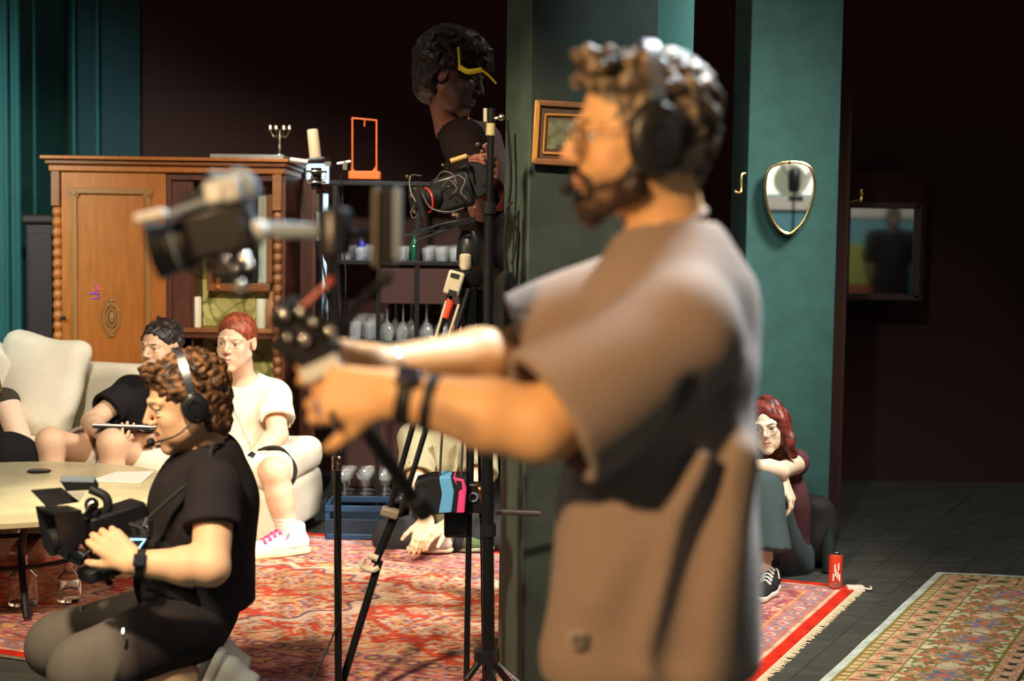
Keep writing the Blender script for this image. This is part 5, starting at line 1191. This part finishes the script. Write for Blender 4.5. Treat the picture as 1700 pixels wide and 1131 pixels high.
# upper frame: pan motor, roll arm, tall battery slab
obj('riser', MB().tube([G(530,560,.01),G(545,470,.0),G(556,410,0)],.007,10), BLACKM, GB)
pm=obj('pan_motor', MB().lathe([(.018,-.034),(.024,-.030),(.024,.026),(.020,.032),(.010,.034)],G(556,385),(0,0,1),24), BLACKP, GB)
obj('motor_cap', MB().lathe([(.022,0),(.018,.008),(.004,.010)],G(556,362),(0,0,1),20), GREYP, pm)
arm=obj('roll_arm', MB().tube([G(545,385),G(470,383),G(430,380)],[.010,.013,.010],14), GREYP, GB); obj('arm_joint', MB().sph(G(428,385,-.01),.017,14), mat('pale_joint',(.55,.58,.60),.35), arm)
slab=obj('battery_slab', MB().box(G(642,376,.03),(.036,.085,.108),np.array(Matrix.Rotation(.02,3,'Y'))), BLACKP, GB, bevel=.006)
obj('slab_edge', MB().box(G(623,378,-.015),(.006,.010,.108)), mat('brown_edge',(.16,.13,.10),.5), slab, bevel=.002); obj('slab_edge', MB().box(G(660,372,-.015),(.010,.010,.100)), GREYP, slab, bevel=.003)
obj('slab_bracket', MB().tube([G(580,388),G(622,392,.02)],.008,10), BLACKM, slab)
# cage with tilt motor
obj('cage_arm', MB().tube(arc([G(425,385),G(400,330),G(380,300)],10),.009,12).tube([G(400,300),G(350,296)],.010,12), mat('steel_blue_paint',(.20,.24,.27),.35,.5), GB)
tm=obj('tilt_motor', MB().lathe([(.022,-.018),(.026,-.012),(.026,.014),(.020,.020)],G(398,312),(0,-1,.1),22), GREYP, GB)
obj('lower_arm', MB().tube(arc([G(426,392),G(380,402),G(345,425),G(300,445)],14),.0065,10), BLACKM, GB)
lm=obj('roll_motor', MB().lathe([(.026,-.02),(.031,-.014),(.031,.018),(.024,.024)],G(392,432),(.1,-1,.1),24), BLACKP, GB)
obj('motor_plate', MB().box(G(390,455,-.01),(.060,.04,.020)), BLACKM, lm, bevel=.004); obj('quick_release', MB().tube([G(398,455,-.02),G(402,482,-.02)],.009,12), GREYP, lm)
mb=MB()
for a,b,r in ((375,430,.006),(405,428,.009),(390,445,.006),(412,440,.007),(400,470,.006)): mb.sph(G(a,b,-.05),r,10)
obj('silver_screw', mb, CHROME, lm, kind='stuff')
obj('landing_leg', MB().tube([G(355,440,.0),G(318,452,0)],.005,8).tube([G(398,480,-.01),G(404,492,-.01)],.004,8), BLACKM, lm)
# mirrorless camera on the gimbal
CM = empty('mirrorless_camera', G(310,430), 'black camera with lens hood mounted on the gimbal, tilted down to the left', 'camera')
Rc=np.array(Matrix.Rotation(-.27,3,'Y')); ax=Rc@V3(-1,0,0); upv=Rc@V3(0,0,1)
cb=obj('camera_body', MB().box(G(368,384),(.095,.06,.072),Rc), BLACKP, CM, bevel=.010)
obj('viewfinder_hump', MB().box(G(345,378)+upv*.042,(.040,.045,.022),Rc), BLACKP, cb, bevel=.006)
ln_=obj('lens', MB().lathe([(.030,0),(.034,.004),(.034,.016),(.031,.018),(.036,.022),(.036,.036)],G(368,384)+ax*.045-upv*.004,ax,26), BLACKR, CM)
obj('lens_hood', MB().lathe([(.036,.0),(.042,.024),(.040,.024),(.034,.003),(.001,.002)],G(368,384)+ax*.072-upv*.004,ax,28), BLACKP, ln_); obj('front_glass', MB().lathe([(.030,0),(.022,.006),(.001,.009)],G(368,384)+ax*.071-upv*.004,ax,22), LENSG, ln_)
obj('focus_ring', MB().torus(G(368,384)+ax*.062-upv*.004,ax,.0365,.0022,28,6), GREYP, ln_)
obj('highlight_strip', MB().box(G(250,358,-.06),(.042,.02,.012),np.array(Matrix.Rotation(-.22,3,'Y'))), mat('white_highlight',(.85,.88,.90),.45), CM, bevel=.003)  # white strip added as the highlight on the lens hood
obj('top_plate', MB().box(G(315,345,-.02),(.060,.03,.010),np.array(Matrix.Rotation(-.35,3,'Y'))), GREYP, CM, bevel=.003)
rc_=obj('receiver', MB().box(G(372,318,-.02),(.050,.035,.034),np.array(Matrix.Rotation(-.2,3,'Y'))), mat('pale_receiver',(.50,.53,.55),.4), CM, bevel=.006); obj('receiver_face', MB().box(G(355,322,-.04),(.020,.004,.020)), WHITEP, rc_, bevel=.002)
obj('antenna', MB().tube([G(352,300,-.01),G(342,292,-.01)],.005,8).tube([G(385,300,-.01),G(392,290,-.01)],.005,8), BLACKR, rc_)
obj('base_plate', MB().box(G(362,412),(.11,.05,.010),Rc), BLACKM, CM, bevel=.002); obj('hdmi_cable', MB().tube(arc([G(385,350,-.03),G(405,380,-.05),G(390,415,-.04),G(365,420,-.03)],20),.0028,8), BLACKR, CM)
obj('follow_focus', MB().cyl(G(283,425,-.03),G(283,425,.01),.014,n=18).box(G(300,420,-.01),(.03,.02,.012),Rc), BLACKM, CM)
obj('strap_end', MB().tube([G(262,420),G(256,440)],.004,6), BLACKR, CM)
# ---- camcorder in the squatting operator's hands
CY=3.88; K=lambda px,py,dy=0: at(px,py,CY+dy)
CC = empty('camcorder', K(150,940), 'black shoulder camcorder with matte box and flip-up monitor held by the squatting operator', 'camera')
fd=nrm(V3(-.72,-.62,-.18)); sd=nrm(np.cross(fd,V3(0,0,1))); uu=np.cross(sd,fd); Rk=np.stack([fd,sd,uu],1)
body=obj('camera_body', MB().box(K(190,872,.06),(.17,.09,.10),Rk), BLACKP, CC, bevel=.010)
obj('battery', MB().box(K(215,895,.06)-fd*.03,(.07,.09,.10),Rk), BLACKR, body, bevel=.006)
ln2=obj('lens', MB().lathe([(.038,0),(.040,.03),(.036,.034),(.036,.07)],K(150,880,.0)+fd*.05,fd,24), BLACKR, CC)
mbx=obj('matte_box', MB(), BLACKP, CC) if 0 else None
mc_=K(108,874,-.05); mb=MB(); w2,h2=.088,.060
ou=[(w2,h2),(-w2,h2),(-w2,-h2),(w2,-h2)]; V=[];F=[]
for (sc1,off) in ((1.0,.045),(.86,.045),(.60,-.02),(.70,-.035)):
    for (a,b) in ou: V.append(mc_+fd*off+sd*a*sc1*.72+uu*b*sc1)
for i in range(3):
    for k in range(4): F.append((i*4+k,i*4+(k+1)%4,i*4+4+(k+1)%4,i*4+4+k))
F+=[(3*4+k,3*4+(k+1)%4,(k+1)%4,k) for k in range(4)]
mx=obj('matte_box', (V,F), BLACKP, CC, smooth=False)
obj('front_glass', MB().lathe([(.001,.0),(.030,-.004),(.036,-.010)],mc_-fd*.012,fd,24), LENSG, mx); obj('lens_ring', MB().torus(mc_-fd*.010,fd,.037,.004,26,6), GREYP, mx); obj('lens_ring', MB().torus(mc_-fd*.014,fd,.026,.002,26,6), GREYP, mx)
obj('lens_glint_bead', MB().sph(mc_-fd*.006-sd*.0+uu*-.018+sd*.008,.0035,8), CHROME, mx)  # chrome bead added as a glint in the lens
obj('top_flag', MB().prism([K(51,815,-.05),K(101,811,.0),K(131,834,.02),K(77,842,-.04)],(0,.004,.002)), BLACKR, CC, smooth=False)
mo=obj('monitor', MB().prism([K(100,799,.0),K(155,800,.06),K(162,813,.06),K(110,816,.0)],(0.0,.012,.012)), BLACKP, CC, smooth=False); obj('monitor_trim', MB().prism([K(101,797,-.0),K(154,798,.06),K(156,801,.06),K(103,800,.0)],(0.0,.010,.010)), GREYP, mo, smooth=False)
obj('sun_hood_panel', MB().prism([K(113,817,-.01),K(141,817,.02),K(132,832,.0)],(.0,.003,0)), mat('grey_card',(.45,.43,.40),.6), CC, smooth=False)
obj('top_handle', MB().tube(arc([K(150,812,.02),K(175,825,.02),K(178,845,.02),K(160,860,.02)],14),.013,12), BLACKR, CC)
obj('handle_joint', MB().sph(K(152,838,-.02),.020,12).tube([K(150,838,-.03),K(146,858,-.03)],.010,10), BLACKM, CC); obj('chrome_clamp', MB().tube(arc([K(144,847,-.05),K(147,838,-.05),K(156,833,-.05)],8),.0045,8), CHROME, CC)
for (a,b,c,d) in ((86,908,136,936),(106,906,190,958)):
    rd=obj('rail_rod', MB().tube([K(a,b,-.05),K(c,d,.0)],.0085,12), BLACKM, CC)
    for t in (.15,.6): p=K(a+(c-a)*t,b+(d-b)*t,-.055+.05*t); obj('rod_clamp', MB().tube([p,p+V3(.03,.006,-.019)],.011,10), mat('worn_grey_metal',(.22,.24,.24),.35,.7), rd)
obj('rail_foot', MB().box(K(175,945,.02),(.13,.08,.035),Rk), BLACKR, CC, bevel=.006); obj('shoulder_pad', MB().box(K(190,930,.03),(.10,.08,.05),Rk), BLACKR, CC, bevel=.012)
obj('cable', MB().tube(arc([K(215,870,-.02),K(238,880,-.03),K(236,900,-.05),K(215,930,-.03)],16),.006,8), BLACKR, CC)
mm=mat('pale_blue_display',(.35,.68,.95),.4,emit=.9)
obj('display_panel', MB().prism([K(208,892,-.10),K(246,890,-.08),K(240,918,-.08),K(204,918,-.10)],(0,.02,0)), BLACKP, body, smooth=False)
obj('display_mark', MB().tube([K(216,896,-.112),K(241,896,-.095),K(228,914,-.105)],.0035,6), mm, body)
# ---- film camera on its tripod, stands
TY=4.52; T=lambda px,py,dy=0: at(px,py,TY+dy)
FC = empty('film_camera', T(745,400), 'dark film camera rig with cables and rods on the beige-clamped tripod', 'camera')
rk_=np.array(Matrix.Rotation(-.30,3,'Y'))
fb=obj('camera_body', MB().box(T(752,320,.05),(.12,.12,.11),rk_), BLACKP, FC, bevel=.012)
obj('magazine', MB().lathe([(.055,-.03),(.06,-.02),(.06,.02),(.055,.03)],T(785,300,.08),(0,1,0),28), BLACKP, fb)
obj('lens', MB().lathe([(.028,0),(.034,.01),(.034,.05),(.040,.055),(.040,.085),(.034,.085),(.001,.07)],T(728,325,.0),nrm(V3(-.9,-.35,-.15)),26), BLACKR, FC)
obj('red_ring', MB().torus(T(708,333,-.03),nrm(V3(-.9,-.6,-.15)),.038,.0028,28,6), REDP, FC)
mbm=obj('matte_box', MB().box(T(698,338,-.04),(.02,.10,.10),rk_), BLACKP, FC, bevel=.004)
obj('top_handle', MB().tube([T(748,268,0),T(775,259,0)],.0085,10), mat('ochre_grip',(.50,.33,.10),.4), FC); obj('handle_post', MB().tube([T(745,270,.0),T(742,290,.0)],.004,8).tube([T(775,262,.0),T(778,285,.0)],.004,8), BLACKM, FC)
mb=MB()
for p in (([700,292],[682,292],[681,315],[690,335]),([722,300],[735,285],[752,290],[758,305]),([700,320],[715,345],[745,352],[770,345]),([735,310],[745,298],[758,312],[752,322]),([688,340],[682,352],[686,362],[694,358]),([760,290],[772,300],[765,318],[775,330])):
    mb.tube(arc([T(a,b,-.06-.01*i) for i,(a,b) in enumerate(p)],16),.0018,6)
obj('cable_loom', mb, mat('grey_cable',(.11,.10,.09),.4), FC)
mb=MB()
for a,b,r in ((676,293,.006),(684,324,.0075),(688,351,.006),(735,274,.005),(778,260,.005),(800,252,.006),(793,240,.007),(808,240,.006),(760,360,.005),(788,345,.005),(745,310,.004),(755,300,.004)): mb.sph(T(a,b,-.07),r,8)
obj('shiny_screw', mb, mat('warm_chrome',(.75,.62,.48),.25,1), FC, kind='stuff')
mb=MB()
for (a,b,c,d) in ((672,391,735,378),(690,400,750,378),(700,382,745,368)): mb.tube([T(a,b,-.05),T(c,d,0)],.0042,8)
obj('support_rod', mb, mat('blued_steel',(.20,.25,.28),.3,1), FC)
obj('dovetail_plate', MB().box(T(755,372,.03),(.13,.09,.022),np.array(Matrix.Rotation(-.2,3,'Y'))), BLACKM, FC, bevel=.003)
obj('side_light', MB().sph(T(757,356,-.07),.010,10,(1.6,1,.6)), mat('warm_chrome'), FC)
TP = empty('camera_tripod', V3(T(770,1131)[0],TY,0), 'heavy black camera tripod with beige leg clamps and a fluid head', 'tripod')
obj('fluid_head', MB().lathe([(.032,-.05),(.040,-.03),(.036,.03),(.022,.06)],T(778,415,.05),(0,0,1),24), BLACKP, TP)
obj('bowl', MB().lathe([(.030,0),(.050,.02),(.055,.05),(.055,.06)],T(778,480,.05),(0,0,1),24), BLACKM, TP); obj('head_knob', MB().lathe([(.012,0),(.018,.01),(.018,.045),(.012,.05)],T(772,448,-.0),(0,0,1),16), BEIGE, TP)
obj('centre_clamp', MB().tube([T(775,478,0),T(778,560,.02)],[.03,.022],12), BLACKM, TP)
def legpt(t): return T(745,455,0)*(1-t)+V3(floor_at(552,1165)[0],T(552,1165)[1]-.10,.02)*t
# near leg: twin tubes, clamps, single lower tube
def LP(px,py):    # point on the leg plane
    t=(py-455)/(1170-455); return at(px,py,TY-.02-.16*t)
lg=obj('leg', MB().tube([LP(750,480),LP(645,850)],.009,10).tube([LP(778,480),LP(663,858)],.009,10), BLACKM, TP); lg['label']='front leg with twin tubes and beige clamps'
R1=np.array(Matrix.Rotation(.27,3,'Y'))
def clamp(px,py,w_,h_,m,nm='leg_clamp'): 
    c=LP(px,py)+V3(0,-.012,0); o=obj(nm, MB().box(c,(w_,.05,h_),R1), m, lg, bevel=.006); return c
c=clamp(754,470,.050,.075,BEIGE); obj('clamp_slot', MB().box(c+V3(.003,-.027,.024),(.026,.004,.014),R1), BLACKR, lg); obj('clamp_slot', MB().box(c+V3(-.004,-.027,-.030),(.026,.004,.018),R1), BLACKR, lg)
c=clamp(725,570,.052,.036,BEIGE); obj('clamp_slot', MB().box(c+V3(-.002,-.027,.0),(.032,.004,.016),R1), BLACKR, lg)
clamp(648,850,.056,.028,mat('grey_brown_plastic',(.26,.21,.16),.5))
obj('red_sleeve', MB().tube([LP(748,498)+V3(0,.0,0),LP(738,528)+V3(0,0,0)],.014,10), mat('scarlet_cloth',(.75,.06,.02),.6), lg)
obj('leg_strip', MB().tube([LP(741,500)+V3(0,-.012,0),LP(722,566)+V3(0,-.012,0)],.004,8).tube([LP(762,505)+V3(0,-.012,0),LP(742,566)+V3(0,-.012,0)],.004,8), BEIGE, lg)
obj('lower_tube', MB().tube([LP(655,858),LP(622,935)],.014,12).tube([LP(630,930),LP(556,1175)],.0125,12), BLACKM, lg)
obj('twist_clamp', MB().tube(arc([LP(606,925)+V3(0,-.02,0),LP(602,938)+V3(0,-.02,0),LP(618,945)+V3(0,-.02,0),LP(630,940)+V3(0,-.02,0)],10),.0085,8).tube([LP(612,920)+V3(0,-.015,0),LP(628,926)+V3(0,-.015,0)],.010,8), mat('ivory_plastic',(.70,.62,.46),.4), lg)
def leg2(x0_,y0_,x1_,y1_,dy0,dy1,lab=None):
    a=at(x0_,y0_,TY+dy0); b=at(x1_,y1_,TY+dy1); o=obj('leg', MB().tube([a,a*.45+b*.55],.013,12).tube([a*.5+b*.5,b],.010,12), BLACKM, TP); return o
leg2(785,480,774,1150,.06,-.02); l3=leg2(795,480,806,1160,.08,.12)
obj('leg_clamp', MB().box(at(772,690,TY),(.045,.04,.04)), BLACKP, l3, bevel=.004); obj('spreader_box', MB().box(at(757,862,TY+.02),(.075,.05,.115)), BLACKP, l3, bevel=.010)
# tall stand in front of the column
ST = empty('lamp_stand', V3(at(806,1131,4.40)[0],4.40,0), 'tall black light stand just left of the centre column', 'stand'); s_=lambda px,py,dy=0: at(px,py,4.40+dy)
obj('column_tube', MB().tube([s_(812,1128),s_(808,700)],.019,14).tube([s_(808,705),s_(812,340)],.015,14).tube([s_(812,345),s_(816,180)],.011,12), BLACKM, ST)
obj('brass_collar', MB().tube([s_(815,205),s_(814,225)],.014,12), mat('ochre_collar',(.50,.44,.22),.4), ST)
for (py,r) in ((345,.022),(700,.026),(880,.024)): obj('collar', MB().tube([s_(811,py-10),s_(811,py+10)],r,14), BLACKP, ST)
obj('clamp_knob', MB().sph(s_(832,195),.011,10).tube([s_(818,198),s_(832,195)],.005,8), mat('warm_chrome'), ST); obj('clamp_knob', MB().tube([s_(806,180),s_(806,202)],.006,8), BEIGE, ST)
obj('hub', MB().tube([s_(808,1078),s_(808,1098)],.040,16), BLACKP, ST)
for (a,b,dy) in ((775,1128,-.05),(858,1150,.1),(828,1160,-.2)): obj('leg', MB().tube([s_(806,1085),s_(a,b,dy)],.011,10), BLACKM, ST)
obj('blue_brace', MB().tube([s_(828,1102,-.05),s_(866,1135,-.1)],.0045,8), mat('blued_steel'), ST)
bar=obj('cross_bar', MB().tube([s_(822,850,.06),s_(896,853,.10)],.009,10), mat('dull_steel',(.12,.10,.10),.4,.5), ST)
# battery case with tape hung on the tripod
BX = empty('battery_case', T(740,855), 'black battery case with blue and pink tape hanging on the tripod', 'case')
obj('case', MB().prism([T(688,800,-.1),T(716,793,-.08),T(772,793,-.08),T(775,800,-.08),T(770,852,-.08),T(720,855,-.08),T(690,852,-.1)],(0,.12,0)), BLACKR, BX, bevel=.006)
obj('blue_tape', MB().prism([T(729,793,-.088),T(748,793,-.088),T(754,815,-.088),T(750,851,-.088),T(728,853,-.088),T(734,820,-.088)],(0,.13,0)), BLUET, BX, bevel=.003)
obj('pink_tape', MB().prism([T(752,793,-.087),T(770,797,-.087),T(774,812,-.087),T(771,852,-.087),T(758,852,-.087),T(762,815,-.087)],(0,.13,0)), PINKT, BX, bevel=.003)
obj('tape_gap', MB().prism([T(757,798,-.09),T(766,800,-.09),T(767,812,-.09),T(760,814,-.09)],(0,.01,0)), BLACKR, BX)
obj('strap', MB().tube([T(730,793,-.05),T(735,700,.0)],.004,6).tube([T(765,795,-.05),T(770,700,.0)],.004,6), BLACKR, BX)
fit=empty('connector_box', T(789,850,-.04), 'dark connector box with amber fittings beside the taped battery case', 'box')
obj('shell', MB().box(T(789,826,.0),(.045,.06,.095)), BLACKP, fit, bevel=.005); obj('fitting', MB().tube([T(792,800,-.04),T(800,835,-.04)],.004,8).sph(T(797,812,-.045),.007,8), BRASS, fit); obj('fitting', MB().torus(T(786,826,-.035),(0,1,0),.013,.003,16,6), GREYP, fit)
# ---- studio microphone and its stand
MY=4.30; m_=lambda px,py,dy=0: at(px,py,MY+dy)
MS = empty('microphone_stand', V3(m_(558,1131)[0],MY,0), 'slim black microphone stand rising in front of the sofa end', 'stand')
obj('pole', MB().tube([m_(562,1175),m_(560,770)],.0115,12).tube([m_(560,775),m_(563,560),m_(548,440),m_(529,400)],.009,12), BLACKM, MS)
cc_=obj('copper_coupling', MB().lathe([(.011,-.022),(.014,-.018),(.012,-.004),(.014,0),(.012,.006),(.014,.018),(.011,.022)],m_(559,769),(0,0,1),16), mat('polished_copper',(.85,.50,.35),.2,1), MS)
for k in range(3):
    t=k*2.1+.6; obj('leg', MB().tube([m_(562,1140),V3(m_(562,1140)[0]+.26*math.cos(t),MY+.26*math.sin(t),.012)],.008,8), BLACKM, MS)
obj('cable', MB().tube(arc([m_(529,405,-.02),m_(560,600,-.02),m_(556,850,-.02),m_(566,1000,-.02),m_(555,1050,-.02),m_(520,1125,-.1),m_(505,1150,-.15)],40),.0035,6), BLACKR, MS)
MI = empty('studio_microphone', m_(522,300), 'beige studio condenser microphone in a silver shock mount on its stand', 'microphone')
mtop=m_(519,217); mbt=m_(524,262); d_=nrm(mtop-mbt)
obj('capsule_body', MB().lathe([(.017,0),(.018,.004),(.0165,.080),(.014,.084),(.001,.085)],mbt,d_,24), mat('beige_enamel',(.68,.58,.44),.4), MI)
obj('body_foot', MB().lathe([(.017,-.008),(.027,-.006),(.027,0),(.017,.001)],mbt,d_,24), GREYP, MI)
obj('mount_bar', MB().tube([m_(482,265,-.02),m_(511,269,-.02)],.0075,10), mat('bright_white_metal',(.85,.88,.9),.3,.4), MI)
mb=MB().torus(m_(525,285),(0,0,1),.030,.003,28,8).torus(m_(525,303),(0,0,1),.026,.003,28,8)
for k in range(6): t=k*1.047; mb.tube([m_(525,285)+V3(.03*math.cos(t),.03*math.sin(t),0),m_(525,303)+V3(.026*math.cos(t+.5),.026*math.sin(t+.5),0)],.0015,5)
obj('shock_mount', mb, SILVER, MI); obj('core', MB().lathe([(.012,-.045),(.016,-.03),(.014,0),(.017,.02)],m_(525,290),(0,0,1),18), BLACKP, MI)
obj('swivel', MB().tube([m_(527,322),m_(529,352)],[.012,.007],12), mat('warm_chrome'), MI); obj('xlr_plug', MB().tube([m_(528,350),m_(530,400)],[.006,.010],12), GREYP, MI)
obj('side_clamp', MB().box(m_(545,272),(.018,.02,.012)).box(m_(573,275),(.012,.015,.024)).tube([m_(560,272),m_(582,268)],.004,8), SILVER, MI)
# boom / cable hung right of the microphone
obj('hanging_cable', MB().tube(arc([m_(566,290,.1),m_(569,330,.1),m_(568,400,.1),m_(574,450,.1),m_(572,520,.1),m_(565,560,.1)],30),.0028,6), BLACKR, None, label='thin black cable hanging from the microphone side clamp', cat='cable')
# things on the column: cables, hanging dark jacket
cy=4.80
obj('column_cable', MB().tube(arc([at(842,200,cy-.1),at(848,300,cy-.1),at(838,400,cy-.1),at(846,480,cy-.1)],20),.006,6).tube(arc([at(850,335,cy-.12),at(842,350,cy-.12),at(858,385,cy-.12),at(850,440,cy-.12)],20),.005,6).tube([at(861,350,cy-.16),at(858,470,cy-.16)],.004,6), BLACKR, None, label='black cables looped down the left edge of the centre column', cat='cable')
S=Sdf(); S.rc(at(842,470,4.60),at(862,560,4.58),.035,.055,.03); S.rc(at(834,480,4.60),at(838,600,4.58),.03,.04,.03); S.folds.append(lambda X,Y,Z:.006*np.sin(60*X+14*Z)); V,F=S.mesh(.01)
obj('dark_jacket', (V,F), mat('jacket_black',(.006,.006,.006),.9), None, sharp=None, label='dark jacket hanging on the left side of the centre column', cat='jacket')
# red cable on the floor at lower left
